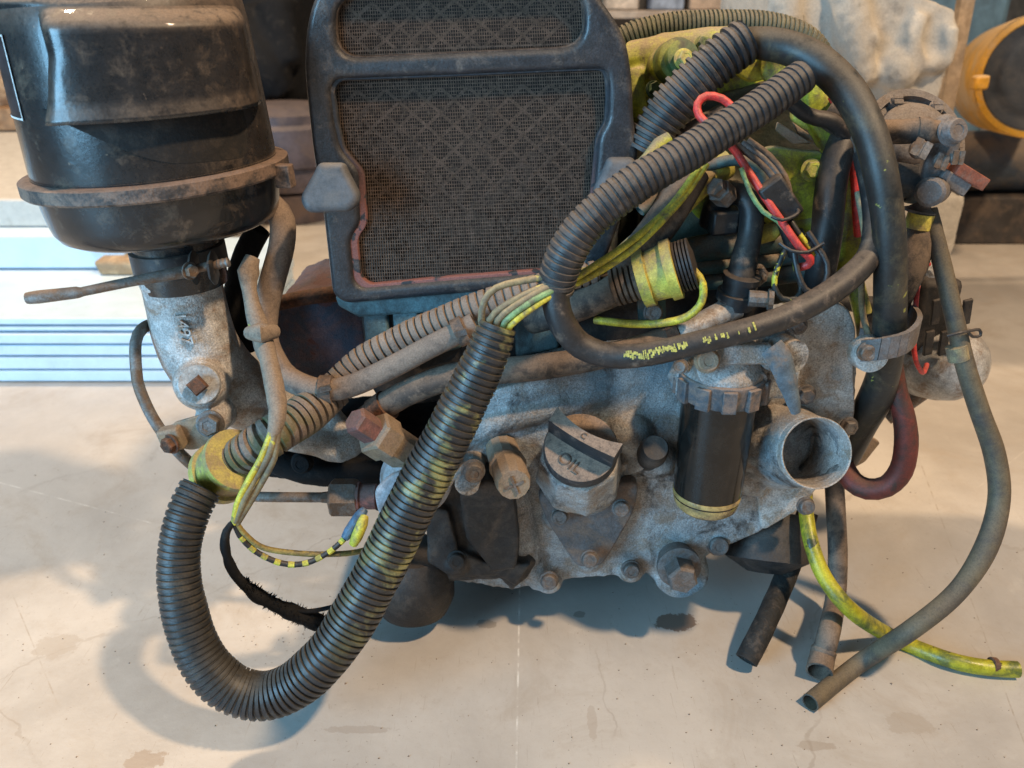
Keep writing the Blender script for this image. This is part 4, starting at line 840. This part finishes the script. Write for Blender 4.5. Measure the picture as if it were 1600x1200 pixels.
hose('black_hose', [(1160, 66, .05, 22), (1195, 68, .048, 25), (1235, 76, .042, 26), (1280, 98, .030, 27), (1325, 142, .012, 27), (1356, 200, -.006, 26), (1374, 262, -.018, 26), (1386, 330, -.024, 25), (1391, 395, -.026, 25), (1391, 450, -.024, 25), (1389, 520, -.018, 25), (1381, 580, -.006, 25), (1366, 625, .004, 26), (1345, 662, .015, 25), (1320, 710, .03, 24)], mat('black_hose_worn', (.016, .018, .018), (.07, .06, .038), .28, 24, (.17, .135, .10), .5, .42, bump=.15, fleck=(.25, .26, .06), famt=.20, fscale=110), seg=22)
h = bpy.data.objects['black_hose.001']; T(h, 'thick black hose arching from the open corrugated end down the right side through the strap', 'hose', 'smooth black hoses')
hose('black_hose', [(1330, 195, .07, 22), (1318, 220, .055, 23), (1304, 260, .045, 24), (1296, 310, .035, 24), (1292, 360, .030, 24), (1285, 410, .025, 23), (1275, 455, .03, 22)], BLK, seg=18)
T(bpy.data.objects['black_hose.002'], 'short upright black hose between the yellow-green bracket and the red strip', 'hose', 'smooth black hoses')
hose('black_hose', [(1290, 170, .06, 26), (1330, 200, .055, 26), (1345, 240, .05, 24)], HOSE, seg=18)
T(bpy.data.objects['black_hose.003'], 'dusty brown hose end beneath the arch of the thick black hose', 'hose', 'smooth black hoses')
hose('rubber_hose', [(1434, 356, .03, 22), (1430, 380, .026, 27), (1420, 415, .022, 28), (1400, 460, .03, 26), (1385, 500, .04, 24)], HOSE, seg=18)
T(bpy.data.objects['rubber_hose'], 'thick dark hose hanging below the yellow-banded spigot of the pump', 'hose', 'dusty rubber hoses')
hose('rubber_hose', [(400, 318, .06, 20), (425, 322, .050, 20), (441, 345, .042, 20), (440, 385, .036, 20), (428, 430, .030, 20), (416, 480, .024, 20), (414, 525, .012, 20), (426, 560, -.002, 20), (452, 592, -.012, 19), (500, 609, -.018, 18), (548, 603, -.018, 18), (610, 575, -.018, 18), (670, 543, -.018, 18), (712, 522, -.018, 18), (742, 506, -.016, 18)], DUSTY, seg=18)
T(bpy.data.objects['rubber_hose.001'], 'dust-caked brown hose dropping beside the air cleaner then rising to the right below the radiator', 'hose', 'dusty rubber hoses')
def band(parent, p0, p1, r, m, t=.0016):
    a = (P(*p1) - P(*p0)); L_ = a.length; b = MB(); b.lathe(P(*p0), a, [(0, r * .98), (.0002, r + t), (L_ - .0002, r + t), (L_, r * .98)], 28); return build('clip_band', b, m, parent)
for p0, p1 in (((500, 609, -.018), (520, 609, -.018)), ((712, 522, -.018), (728, 514, -.017))):
    band(bpy.data.objects['rubber_hose.001'], p0, p1, 20 * S(*p0), mat('tan_clip', (.20, .13, .09), (.1, .08, .07), .4, 60, None, 0, .8, bump=.3))
    b = MB(); b.box(P(p0[0] + 8, p0[1] - 2, p0[2] - .0115), (.0042, 0, .001), (0, .0012, 0), (-.0006, 0, .002)); build('clip_slot', b, BOLT, bpy.data.objects['rubber_hose.001'])
hose('rubber_hose', [(566, 660, -.006, 21), (598, 636, -.010, 21), (640, 612, -.012, 21), (700, 590, -.010, 21), (760, 581, -.008, 21), (830, 575, -.008, 21), (900, 565, -.010, 20), (970, 550, -.012, 19), (1050, 527, -.010, 19)], HOSE, seg=18)
h = bpy.data.objects['rubber_hose.002']; T(h, 'dusty brown hose with rusty clamp, running from the brass union to the alloy pipe', 'hose', 'dusty rubber hoses')
band(h, (586, 646, -.009), (606, 632, -.011), 22 * S(596, 640, -.01), RUST, .0014)
hose('rubber_hose', [(405, 358, .07, 18), (385, 395, .07, 19), (373, 440, .07, 20), (370, 490, .07, 24), (382, 545, .07, 26)], GREASE, seg=16)
T(bpy.data.objects['rubber_hose.003'], 'black oily hose hanging behind the air cleaner neck', 'hose', 'dusty rubber hoses')
hose('rubber_hose', [(1130, 180, .06, 18), (1090, 205, .055, 20), (1040, 245, .05, 22), (1000, 290, .04, 22)], HOSE, seg=16)
T(bpy.data.objects['rubber_hose.004'], 'dusty hose partly hidden between the two slanting corrugated conduits', 'hose', 'dusty rubber hoses')
b = hose('paint_dab', [(1046, 214, .015, 9), (1030, 226, .012, 12), (1010, 245, .0, 7), (985, 268, -.012, 4)], YG, E, seg=12, hollow=0)
hose('red_hose', [(1396, 560, .005, 12), (1402, 610, .0, 15), (1413, 655, -.005, 17), (1416, 695, -.008, 18), (1408, 735, -.008, 18), (1385, 760, -.006, 17), (1355, 764, .0, 17), (1332, 752, .008, 17), (1318, 730, .018, 17)], REDH, seg=18)
T(bpy.data.objects['red_hose'], 'dark red hose bent in a U beside the alloy outlet pipe', 'hose')
g1 = G(1266, 1098, .007); g0 = G(1345, 1035, .010)
hose('grey_hose', [(P(1452, 328, .03), 12 * S(1452, 328, .03)), (P(1462, 370, .02), 13 * S(1462, 370, .02)), (P(1476, 430, .01), 14 * S(1476, 430, .01)), (P(1492, 500, .0), 14 * S(1492, 500, 0)), (P(1508, 570, -.008), 14.5 * S(1508, 570, 0)), (P(1530, 640, -.016), 15 * S(1530, 640, -.01)), (P(1554, 710, -.024), 16 * S(1554, 710, -.02)), (P(1561, 780, -.034), 16 * S(1560, 780, -.03)), (P(1541, 855, -.05), 17 * S(1540, 855, -.05)), (P(1495, 925, -.064), .0076), (P(1425, 983, -.074), .0076), (g0, .0074), (g1, .0074)], GHOSE, seg=18)
h = bpy.data.objects['grey_hose']; T(h, 'long thin grey-brown hose hanging from the pump and curling back to the floor', 'hose')
hose('cable_tie', [(1480, 525, -.016, 2.5), (1500, 520, -.018), (1516, 517, -.012), (1530, 515, -.008), (1532, 524, -.008), (1520, 526, -.010), (1512, 518, -.012)], BLK, h, seg=8, hollow=0)
band(h, (1494, 540, -.006), (1499, 562, -.008), 15 * S(1496, 545, 0), WTAN, .0005)
gy = [G(1400, 998, .008), G(1480, 1030, .0075), G(1540, 1043, .0075), G(1590, 1046, .0075)]
hose('yellow_hose', [(P(1258, 770, .03), .0062), (P(1260, 805, .01), .0062), (P(1268, 850, -.010), .0064), (P(1290, 905, -.030), .0066), (P(1335, 958, -.045), .0068)] + [(p, .0068) for p in gy], YHOSE, seg=18)
h = bpy.data.objects['yellow_hose']; T(h, 'drain hose painted glossy yellow, lying out to the right on the floor', 'hose')
band(h, (1548, 1040, gy[2].y), (1556, 1041, gy[2].y), .0068, RUST, .0003)
hose('drain_hose', [(P(1262, 800, .05), .0095), (P(1246, 850, .035), .0096), (P(1228, 900, .015), .0096), (G(1195, 975, .03), .0096), (G(1166, 1032, .0105), .0096)], mat('oily_hose', (.014, .013, .012), (.06, .045, .035), .35, 60, None, 0, .75, bump=1.0, bscale=240), seg=18, wob=.05)
T(bpy.data.objects['drain_hose'], 'crusty black drain hose stub slanting down to the floor', 'hose')
hose('drain_hose', [(P(1303, 745, .05), .0084), (P(1306, 800, .035), .0084), (P(1309, 870, .02), .0084), (P(1306, 930, .005), .0086), (G(1296, 985, .035), .0090), (G(1289, 1012, .022), .0090), (G(1288, 1015, .021), .0102), (G(1285, 1026, .016), .0102), (G(1280, 1050, .0125), .0108)], HOSE, seg=18)
T(bpy.data.objects['drain_hose.001'], 'dusty brown drain hose with a black end fitting, standing behind the yellow hose', 'hose')
# ---- wires
def wire(name, L, m, label, r=5, group=None, seg=8, wob=0, parent=None):
    o = hose(name, L, m, parent, r=r, seg=seg, hollow=0, wob=wob, step=.004)
    if label: tag(o, label, 'wire', group)
    return o
loom = empty('wire_loom', P(775, 505, -.06), 'bundle of tan and yellow wires fanning from the loop conduit mouth to the grey conduit', 'wiring')
for L, m in (([(758, 530, -.064), (752, 500, -.066), (757, 470, -.066), (775, 450, -.064), (810, 440, -.060), (860, 432, -.056), (900, 424, -.05)], WTAN),
             ([(765, 530, -.068), (765, 500, -.070), (788, 478, -.068), (830, 456, -.064), (880, 436, -.058)], WTAN), ([(772, 530, -.070), (778, 500, -.072), (805, 478, -.070), (850, 452, -.064), (885, 438, -.058)], WTAN),
             ([(780, 530, -.070), (789, 502, -.072), (820, 478, -.070), (850, 460, -.066), (890, 442, -.058)], WGRN), ([(785, 532, -.068), (798, 508, -.072), (828, 484, -.069), (858, 464, -.064), (895, 446, -.056)], WYEL), ([(775, 530, -.066), (770, 495, -.063), (800, 470, -.062), (850, 446, -.058), (885, 434, -.05)], HOSE), ([(785, 530, -.062), (792, 505, -.064), (830, 478, -.062), (870, 456, -.058)], WTAN)):
    hose('wire', L, m, loom, r=5.5, seg=8, hollow=0)
ty = empty('wire_loom', P(960, 400, -.02), 'pair of yellow wires running up under the grey conduit beside the radiator corner', 'wiring')
hose('wire', [(890, 440, -.03), (925, 418, -.03), (965, 392, -.026), (1005, 362, -.015), (1050, 320, .0), (1092, 262, .01)], WYEL, ty, r=6, seg=8, hollow=0)
hose('wire', [(895, 446, -.026), (940, 422, -.026), (985, 392, -.02), (1030, 350, -.01), (1070, 305, .005), (1104, 255, .012)], WYEL, ty, r=6, seg=8, hollow=0)
wire('curved_wire', [(1066, 414, -.012), (1085, 424, -.020), (1098, 444, -.024), (1096, 472, -.024), (1075, 494, -.022), (1040, 504, -.018), (990, 506, -.008), (930, 500, .01)], WYEL, 'yellow wire curving in a wide hook below the yellow sleeve clamp', 6.5)
b = wire('red_cable', [(1172, 186, .00), (1150, 172, .012), (1128, 154, .016), (1104, 150, .016), (1090, 162, .014), (1092, 180, .010), (1108, 196, .004), (1130, 214, .012), (1150, 238, .015), (1172, 272, .006), (1200, 315, -.004), (1228, 356, -.010), (1252, 390, -.014), (1266, 404, -.014), (1262, 414, -.012), (1248, 418, -.010)], RED, 'bright red cable looping over the grey conduit and down to the tied wires', 6.5)
tied = empty('wire_loom', P(1235, 400, .0), 'tied loop of black, green and yellow wires beside the red cable', 'wiring')
hose('wire', [(1158, 262, .0), (1172, 300, -.004), (1192, 330, -.006), (1215, 345, -.008), (1236, 372, -.008)], WGRN, tied, r=4, seg=8, hollow=0)
hose('wire', [(1228, 388, -.010), (1214, 420, -.014), (1210, 448, -.016), (1222, 466, -.018), (1244, 466, -.018), (1252, 448, -.014), (1244, 420, -.01), (1240, 392, -.008)], WSTR, tied, r=4.5, seg=8, hollow=0)
hose('wire', [(1240, 390, -.010), (1246, 425, -.016), (1258, 452, -.020), (1274, 456, -.020), (1290, 440, -.018), (1292, 412, -.014), (1278, 386, -.010), (1262, 362, -.006)], BLK, tied, r=5, seg=8, hollow=0)
hose('wire', [(1232, 340, .0), (1246, 362, -.006), (1262, 384, -.008), (1270, 400, -.008)], WSTR, tied, r=5, seg=8, hollow=0)
for o_ in (0, 9, 18): hose('wire', [(1150 + o_, 226 - o_ * .4, .02), (1185 + o_, 252 - o_ * .4, .014), (1208 + o_, 276, .008), (1222 + o_ * .6, 300, .004)], HOSE if o_ != 9 else BOLT, tied, r=5.5, seg=8, hollow=0)
b = MB(); c = P(1218, 312, .0); x = (P(1238, 338, .0) - P(1205, 288, .0)).normalized(); z = x.cross(V((0, 1, 0))); b.box(c, x * .016, V((0, .006, 0)), z * .0095); build('connector', b, BLK, tied, bevel=.002)
hose('cable_tie', [(1206, 338, -.012, 3), (1222, 344, -.016), (1240, 338, -.012), (1248, 330, -.008), (1240, 324, 0)], BLK, tied, seg=8, hollow=0)
hose('cable_tie', [(1218, 380, -.012, 3), (1236, 392, -.018), (1262, 394, -.018), (1280, 384, -.012), (1288, 380, -.012)], BLK, tied, seg=8, hollow=0)
hose('red_strip', [(1300, 150, .06, 8), (1325, 195, .05, 9), (1335, 270, .05, 8), (1340, 330, .045, 9), (1340, 368, .05, 6)], RED, seg=8, hollow=0)
T(bpy.data.objects['red_strip'], 'red cable showing between the upright black hose and the thick hose', 'wire')
wire('red_wire', [(1452, 412, .05), (1440, 420, .045), (1434, 445, .03), (1430, 490, .02), (1428, 540, .01), (1432, 566, .01), (1442, 582, .02), (1448, 570, .04)], RED, 'thin red wire hanging in front of the vented generator', 4)
# taped harness and what leaves it at the lower left
tp = empty('taped_harness', P(410, 540, -.02), 'tan cloth-taped harness with yellow paint spots hanging beside the alloy elbow', 'wiring')
TAPE = mat('cloth_tape', (.22, .165, .125), (.30, .23, .17), .5, 60, (.33, .25, .19), .6, .95, bump=.6, fleck=(.50, .48, .08), famt=.16, fscale=26)
hose('tape_wrap', [(395, 402, .02, 12), (388, 425, .014, 16), (390, 455, .008, 12), (398, 490, .0, 14), (408, 520, -.008, 15), (418, 555, -.030, 14), (428, 600, -.056, 15), (434, 640, -.074, 14), (430, 668, -.080, 12), (424, 684, -.082, 9)], TAPE, tp, seg=16, wob=.14)
hose('tape_knot', [(390, 520, -.018, 11), (408, 520, -.026, 15), (428, 518, -.014, 12)], TAPE, tp, seg=12, wob=.2, hollow=0)
for L, m in (([(430, 672, -.082), (420, 712, -.088), (398, 748, -.088), (380, 785, -.092), (368, 815, -.092)], WTAN), ([(424, 676, -.083), (408, 716, -.088), (386, 755, -.090), (370, 790, -.092), (366, 818, -.092)], WYEL), ([(434, 676, -.081), (428, 716, -.087), (408, 755, -.086), (386, 792, -.090), (370, 818, -.091)], WTAN)):
    hose('wire', L, m, tp, r=5.5, seg=8, hollow=0)
wire('striped_wire', [(366, 815, -.091), (374, 836, -.091), (400, 862, -.090), (440, 880, -.088), (478, 880, -.086), (515, 862, -.082), (540, 840, -.078)], BLK, 'black wire with yellow bands running right to the blue connector', 4.5)
sw = bpy.data.objects['striped_wire']; wp, wr = spline(pathpts([(374, 836, -.091, 4.7), (400, 862, -.090), (440, 880, -.088), (478, 880, -.086), (515, 862, -.082), (540, 840, -.078)]), .0011)
for k in range(2, len(wp) - 6, 9): build('yellow_band', MB().tube(wp[k:k + 5], [r_ * 1.04 for r_ in wr[k:k + 5]], 8), WYEL, sw)
wire('brown_wire', [(368, 815, -.091), (384, 836, -.090), (412, 856, -.088), (460, 864, -.084), (510, 866, -.078), (560, 862, -.068), (610, 845, -.05)], mat('wire_mustard', (.30, .22, .06), (.10, .08, .05), .4, 60, None, 0, .6, bump=.1), 'mustard brown wire running right behind the striped wire', 4.5)
fz = wire('frayed_cable', [(366, 815, -.092, 5), (354, 830, -.094, 6), (352, 858, -.092, 7), (366, 895, -.086, 8), (395, 925, -.080, 10), (430, 945, -.074, 11), (470, 962, -.066, 13), (500, 974, -.06, 12)], GREASE, 'black cable with frayed shredded tape hanging inside the conduit loop', 6, seg=10, wob=.5)
random.seed(11); b = MB(); fp, fr = spline(pathpts([(380, 910, -.083, 9), (430, 945, -.074, 11), (470, 962, -.066, 13), (502, 975, -.06, 13)]), .0012)
for p, r_ in zip(fp, fr):
    for _ in range(16):
        d = V((random.gauss(0, 1), random.gauss(0, 1), random.gauss(0, 1))).normalized(); e = d.orthogonal().normalized() * random.uniform(.0010, .0026); q_ = p + d * r_ * random.uniform(1.0, 1.6)
        b.add([p + e, p - e, q_], [[0, 1, 2]])
tag(build('frayed_tape', b, GREASE, fz), kind='stuff')
wire('thin_black_wire', [(440, 948, -.072), (480, 955, -.068), (530, 945, -.06), (560, 930, -.05)], GREASE, 'thin black wire behind the conduit loop above the frayed end', 3.5)
hose('wire_connector', [(538, 842, -.080, 6), (546, 830, -.076, 9), (562, 806, -.07, 9), (570, 796, -.066, 6)], BLUC, seg=12, hollow=0); T(bpy.data.objects['wire_connector'], 'blue insulated wire connector below the grey sender', 'connector', 'insulated wire connectors')
hose('wire_connector', [(552, 850, -.082, 7), (558, 838, -.082, 9), (566, 818, -.08, 9), (570, 806, -.076, 6)], WYEL, seg=12, hollow=0); T(bpy.data.objects['wire_connector.001'], 'yellow insulated wire connector beside the blue one', 'connector', 'insulated wire connectors')

# more painted castings and lines in the tangle at the right
plate('painted_lug', [[(1196, 78), (1246, 84), (1252, 120), (1215, 140), (1190, 118)]], .06, .02, YG, E, .004, 10)
plate('painted_lug', [[(1255, 132), (1282, 120), (1306, 170), (1318, 215), (1290, 240), (1262, 190)]], .066, .02, YG, E, .004, 8)
plate('painted_lug', [[(1060, 280), (1120, 262), (1150, 300), (1140, 350), (1090, 345)]], .06, .02, YG, E, .004, 12)
b = MB(); rid([(1200, 330, .07, 16), (1240, 352, .062, 18), (1285, 345, .06, 16)]); rid([(1290, 250, .07, 14), (1300, 330, .066, 14)]); build('painted_rib', b, YG, E, smooth=60)
hose('feed_line', [(1000, 330, .02, 9), (1045, 290, .03, 9), (1100, 262, .035, 9), (1150, 250, .03, 9), (1185, 262, .028, 9), (1196, 300, .03, 9)], TEAL, E, seg=12)
hose('feed_line', [(1225, 150, .04, 12), (1262, 180, .045, 12), (1300, 190, .045, 13), (1325, 215, .05, 13)], BLK, E, seg=12)
hose('feed_line', [(1210, 262, .04, 8), (1205, 300, .035, 8), (1222, 350, .03, 8), (1240, 400, .028, 8)], BLK, E, seg=10)
hose('feed_line', [(1040, 178, .07, 12), (1015, 240, .06, 12), (1000, 300, .05, 12)], GRN, E, seg=12)
for k, (px, py) in enumerate(((1022, 140), (1010, 200), (1098, 70), (1150, 58))): bolt(rc_, px, py, .098 + .004 * k, 11, (.2, -1, .4), 'hex', YG if k % 2 else GRN)
hose('thin_cable', [(1340, 300, .03, 5), (1352, 380, .01, 5), (1346, 440, -.01, 5), (1350, 500, .0, 5), (1372, 560, -.02, 5)], WTAN, E, seg=8)
# dust and crumbs on the concrete
random.seed(21); b = MB()
for k in range(420):
    px, py = random.uniform(0, 1600), random.uniform(700, 1200); g = G(px, py)
    if k < 90: g = G(random.gauss(470, 60), random.gauss(985, 26))
    elif k < 150: g = G(random.gauss(1270, 120), random.gauss(1040, 50))
    r_ = random.uniform(.0003, .0010) * (1.5 if random.random() < .08 else 1); rt = random.random() * 6
    vs = [g + V((math.cos(rt + q_) * r_ * random.uniform(.7, 1.5), math.sin(rt + q_) * r_, 0)) for q_ in (0, 2.1, 4.2)] + [g + V((0, 0, r_ * .8))]
    b.add(vs, [[0, 1, 3], [1, 2, 3], [2, 0, 3]])
tag(build('grit', b, mat('grit', (.09, .065, .05), (.25, .19, .14), .5, 300, None, 0, .9, bump=0)), 'dark grit and crumbs scattered over the concrete', kind='stuff')
# ================================================================== things behind
PAINTW = mat('white_panel_face', (.64, .78, .90), (.54, .66, .76), .2, 12, None, 0, .45, bump=.1, var=.05, grain=.04)
PAINTE = mat('white_panel_core', (.62, .58, .52), (.50, .45, .39), .25, 30, None, 0, .7, bump=.3, var=.08, grain=.06)
z = .0; hs = (.019, .020, .018, .017, .008, .012)
LB = ('lowest', 'second lowest', 'third', 'fourth', 'thin fifth', 'topmost')
for k, hh in enumerate(hs):
    o = build('foam_sheet', MB().box((-1.02 + random.uniform(-.004, .004), .52 + .22 + random.uniform(-.003, .004), z + hh / 2 + .001), (.60, 0, 0), (0, .22, 0), (0, 0, hh / 2 - .0012)), PAINTW, bevel=.0015)
    tag(o, LB[k] + ' white foam sheet from the floor in the stack left of the engine', 'sheet', 'white foam sheets stacked on the floor'); z += hh + .0012
o = build('white_sheet', MB().box((-1.32, 1.15, z + .030), (.68, 0, 0), (0, .40, 0), (0, 0, .0285)), PAINTW, bevel=.004); tag(o, 'thick pale grey-blue slab behind the white foam sheets', 'slab')
z2 = z + .059
o = build('stone_slab', MB().box((-1.36, 1.22, z2 + .024), (.70, 0, 0), (0, .42, 0), (0, 0, .0235)), PAINTE, bevel=.004); tag(o, 'cream mottled slab lying on the pale slab', 'slab'); z3 = z2 + .048
o = build('paper_wrapper', MB().box((-.62, .76, z + .014), (.055, 0, 0), (.004, .04, .004), (-.004, 0, .012)), mat('kraft_paper', (.42, .29, .17), (.34, .22, .12), .4, 30, None, 0, .8, bump=.3), bevel=.006, seg=3); tag(o, 'crumpled brown paper piece on the white foam sheets', 'paper')
o = build('wooden_board', MB().box((-1.3, 1.75, z3 + .03), (.5, 0, 0), (0, .2, 0), (0, 0, .026)), mat('raw_wood', (.36, .22, .12), (.25, .14, .07), .5, 14, None, 0, .7, bump=.2), bevel=.002); tag(o, 'brown wooden board on top of the slabs at far left', 'board')
c = P(12, 252, 1.66); b = MB(); b.lathe(V((c.x, c.y, z3 + .057)), (0, 0, 1), [(0, .075), (.03, .085), (.08, .07), (.10, .045), (.115, .06), (.125, .02)], 32)
o = build('brass_casting', b, mat('tan_casting', (.50, .38, .26), (.3, .2, .13), .4, 20, None, 0, .5, bump=.2)); tag(o, 'round tan casting standing on the wooden board', 'casting')
o = hose('red_lever', [(P(18, 245, 1.9), .022), (P(38, 190, 1.9), .022), (P(50, 120, 1.9), .022)], RED, seg=12); tag(o, 'red lever slanting behind the air cleaner', 'lever')
# dark machine and drum between air cleaner and radiator
c = G(440, 275); b = MB(); o0 = V((P(438, 230, 1.5).x, 1.55, 0))
zb = P(438, 272, 1.42).z; zt = P(438, 175, 1.42).z
b.lathe(V((o0.x, 1.55, zb - .05)), (0, 0, 1), [(0, .12), (.03, .13), (.06, .125), (.062, .145), (.10, .15), (.15, .148), (.16, .138), (.18, .138), (.185, .12), (.195, .09)], 40)
b.lathe(V((o0.x, 1.55, .001)), (0, 0, 1), [(0, .11), (max(.01, zb - .06), .11)], 24)
o = build('brake_drum', b, mat('purple_grey_drum', (.10, .08, .09), (.14, .10, .09), .4, 10, (.2, .16, .14), .4, .55, .2, bump=.2)); tag(o, 'purple-grey steel drum on the floor between air cleaner and radiator', 'drum')
b = MB(); 
def pr3(pts, Y, back): b.prism([P(x, y, Y) for x, y in pts], (0, back, 0))
pr3([(330, -120), (450, -120), (478, 60), (470, 150), (440, 175), (400, 172), (360, 140)], 1.75, .3)
rid([(370, 30, 1.75, 40), (410, 100, 1.70, 40), (440, 150, 1.70, 26)]); rid([(430, 0, 1.72, 30), (450, 100, 1.70, 26)])
b.box(V((P(410, 100, 1.9).x, 1.95, .18)), (.12, 0, 0), (0, .1, 0), (0, 0, .18))
o = build('black_machine', b, GREASE, cast=(.010, 4, .006)); tag(o, 'black oily machine standing behind the steel drum', 'machine')
o = hose('red_tool', [(P(398, 150, 1.6), .014), (P(418, 182, 1.6), .014)], RED, seg=10); tag(o, 'short red tool grip beside the steel drum', 'tool')
# dusty gearbox casting behind the rocker cover
b = MB()
pr3([(1205, -90), (1425, -90), (1446, -4), (1496, 16), (1486, 90), (1466, 160), (1450, 330), (1300, 420), (1225, 300), (1200, 120)], .66, .30)
rid([(1225, -60, .66, 26), (1225, 100, .66, 30), (1240, 200, .66, 30)]); rid([(1320, -60, .655, 24), (1330, 40, .65, 30), (1350, 130, .65, 20)]); b.ball(P(1348, 62, .65), .022); b.ball(P(1400, 110, .66), .03)
rid([(1440, 20, .655, 12), (1425, 70, .65, 14), (1440, 100, .65, 12), (1475, 95, .655, 12), (1488, 40, .655, 12)])
b.box(V((P(1350, 200, .8).x, .80, .12)), (.12, 0, 0), (0, .13, 0), (0, 0, .12))
o = build('gearbox_casting', b, mat('dusty_casting', (.42, .38, .33), (.50, .46, .40), .6, 14, (.54, .49, .42), .85, .95, bump=1.0, bscale=120, fleck=(.20, .17, .08), famt=.22, fscale=11, grime=((.16, .14, .10), 12, .25)), cast=(.005, 3, .005)); tag(o, 'large dust-covered beige gearbox casting behind the engine', 'casting')
o = build('steel_post', MB().box(V((P(1500, 60, 1.0).x, 1.0, .30)), (.012, 0, .0), (0, .012, 0), (-.008, 0, .42)), mat('tan_painted_steel', (.42, .32, .23), (.3, .22, .15), .4, 14, None, 0, .6, bump=.1), bevel=.003); tag(o, 'slim tan steel post between casting and blue cabinet', 'post')
cb = empty('blue_cabinet', V((P(1550, 40, 2.1).x, 2.2, 0)), 'blue-grey metal cabinet standing at the back right', 'cabinet')
b = MB(); b.box(V((P(1530, 40, 2.0).x, 2.3, .5)), (.13, 0, 0), (0, .2, 0), (0, 0, .5)); build('carcass', b, mat('blue_cabinet_paint', (.13, .22, .28), (.10, .16, .2), .4, 5, None, 0, .5, bump=.05), cb, bevel=.006)
b = MB(); b.box(V((P(1530, 40, 2.0).x, 2.095, .52)), (.115, 0, 0), (0, .006, 0), (0, 0, .45)); build('door', b, MAT['blue_cabinet_paint'], cb, bevel=.004)
# yellow drum with black end
yd = empty('yellow_motor', G(1560, 330), 'yellow drum-shaped motor with a dark round end at far right', 'motor'); q = P(1624, 118, 1.0); a = V((-.34, -1, .10)).normalized(); s = S(1624, 118, 1.0)
yd.location = (q.x, 1.1, 0)
b = MB(); b.lathe(q + a * .02, -a, [(0, 78 * s), (-.004, 84 * s), (.0, 92 * s), (.01, 94 * s), (.10, 94 * s), (.30, 92 * s), (.34, 80 * s), (.34, .001)], 56); build('shell', b, mat('amber_yellow_paint', (.72, .36, .03), (.62, .42, .22), .42, 7, (.60, .42, .24), .9, .5, bump=.1), yd)
b = MB(); b.lathe(q + a * .0265, a, [(-.01, 84 * s), (-.001, 82 * s), (0, 78 * s), (-.0015, 70 * s), (-.001, 62 * s), (.002, 58 * s), (.003, 50 * s), (.003, .001)], 56); build('end_cap', b, mat('dark_end', (.03, .035, .045), (.06, .06, .065), .4, 9, None, 0, .5, bump=.1), yd)
b = MB(); b.box(q + V((-.115, -.02, -.01)), (.012, 0, .001), (0, .012, 0), (0, 0, .012)); build('lug', b, MAT['amber_yellow_paint'], yd, bevel=.004)
# low blue-black beam lying on its support
bt = P(1600, 262, 1.25); b = MB(); b.lathe(V((bt.x - .26, 1.32, bt.z)), (1, 0.05, 0), [(0, .062), (.004, .066), (.9, .066), (.904, .06)], 32)
o = build('blue_pipe', b, mat('blue_black_paint', (.04, .06, .09), (.12, .10, .085), .4, 7, (.32, .24, .17), .7, .5, bump=.15)); tag(o, 'thick blue-black pipe lying behind the pump at right', 'pipe')
o = build('timber_block', MB().box((bt.x + .10, 1.34, (bt.z - .066) / 2 - .001), (.32, 0, 0), (0, .07, 0), (0, 0, (bt.z - .066) / 2 - .002)), mat('dark_timber', (.05, .045, .045), (.12, .09, .07), .4, 10, None, 0, .8, bump=.3), bevel=.004); tag(o, 'dark timber block under the blue-black pipe', 'block')
# shelving at the back centre
sh = empty('shelf_unit', V((P(1030, 20, 2.4).x, 2.5, 0)), 'pale shelf unit with boxes in the blurred background above the conduit', 'shelf')
for k, zz in enumerate((.30, .46, .70)):
    b = MB(); b.box(V((P(1060, 20, 2.4).x, 2.6, zz)), (.42, 0, 0), (0, .2, 0), (0, 0, .012)); build('shelf_board', b, mat('pale_shelf', (.52, .42, .33), (.40, .30, .22), .4, 6, None, 0, .6, bump=.1), sh, bevel=.003)
for xx in (-.41, .41):
    b = MB(); b.box(V((P(1060, 20, 2.4).x + xx, 2.41, .45)), (.016, 0, 0), (0, .016, 0), (0, 0, .45)); build('upright', b, MAT['pale_shelf'], sh, bevel=.002)
for k, (x_, c_) in enumerate(((970, (.68, .56, .44)), (1040, (.35, .40, .48)), (1100, (.50, .36, .25)), (1160, (.25, .28, .33)))):
    o = build('storage_box', MB().box(V((P(x_, 20, 2.5).x, 2.55, .473 + .055)), (.055, 0, 0), (0, .08, 0), (0, 0, .054)), mat('box_%d' % k, c_, tuple(v * .6 for v in c_), .35, 8, None, 0, .7, bump=.1), bevel=.004)
    tag(o, ('pale cream', 'grey-blue', 'brown cardboard', 'dark slate')[k] + ' box on the blurred shelf at the back', 'box', 'boxes on the back shelf')
for x_, y_, zz, hw, hh, nm, lb, col in ((640, 0, .35, .5, .35, 'workbench_front', 'dark bench front in the background behind the radiator', (.05, .045, .042)), (120, 0, .40, .5, .40, 'dark_crate', 'dark crate in the background behind the air cleaner', (.03, .026, .024))):
    o = build(nm, MB().box(V((P(x_, y_, 2.6).x, 2.8, zz)), (hw, 0, 0), (0, .2, 0), (0, 0, hh)), mat(nm, col, tuple(v * 1.8 for v in col), .4, 5, None, 0, .8, bump=.2), bevel=.01); tag(o, lb, 'crate')
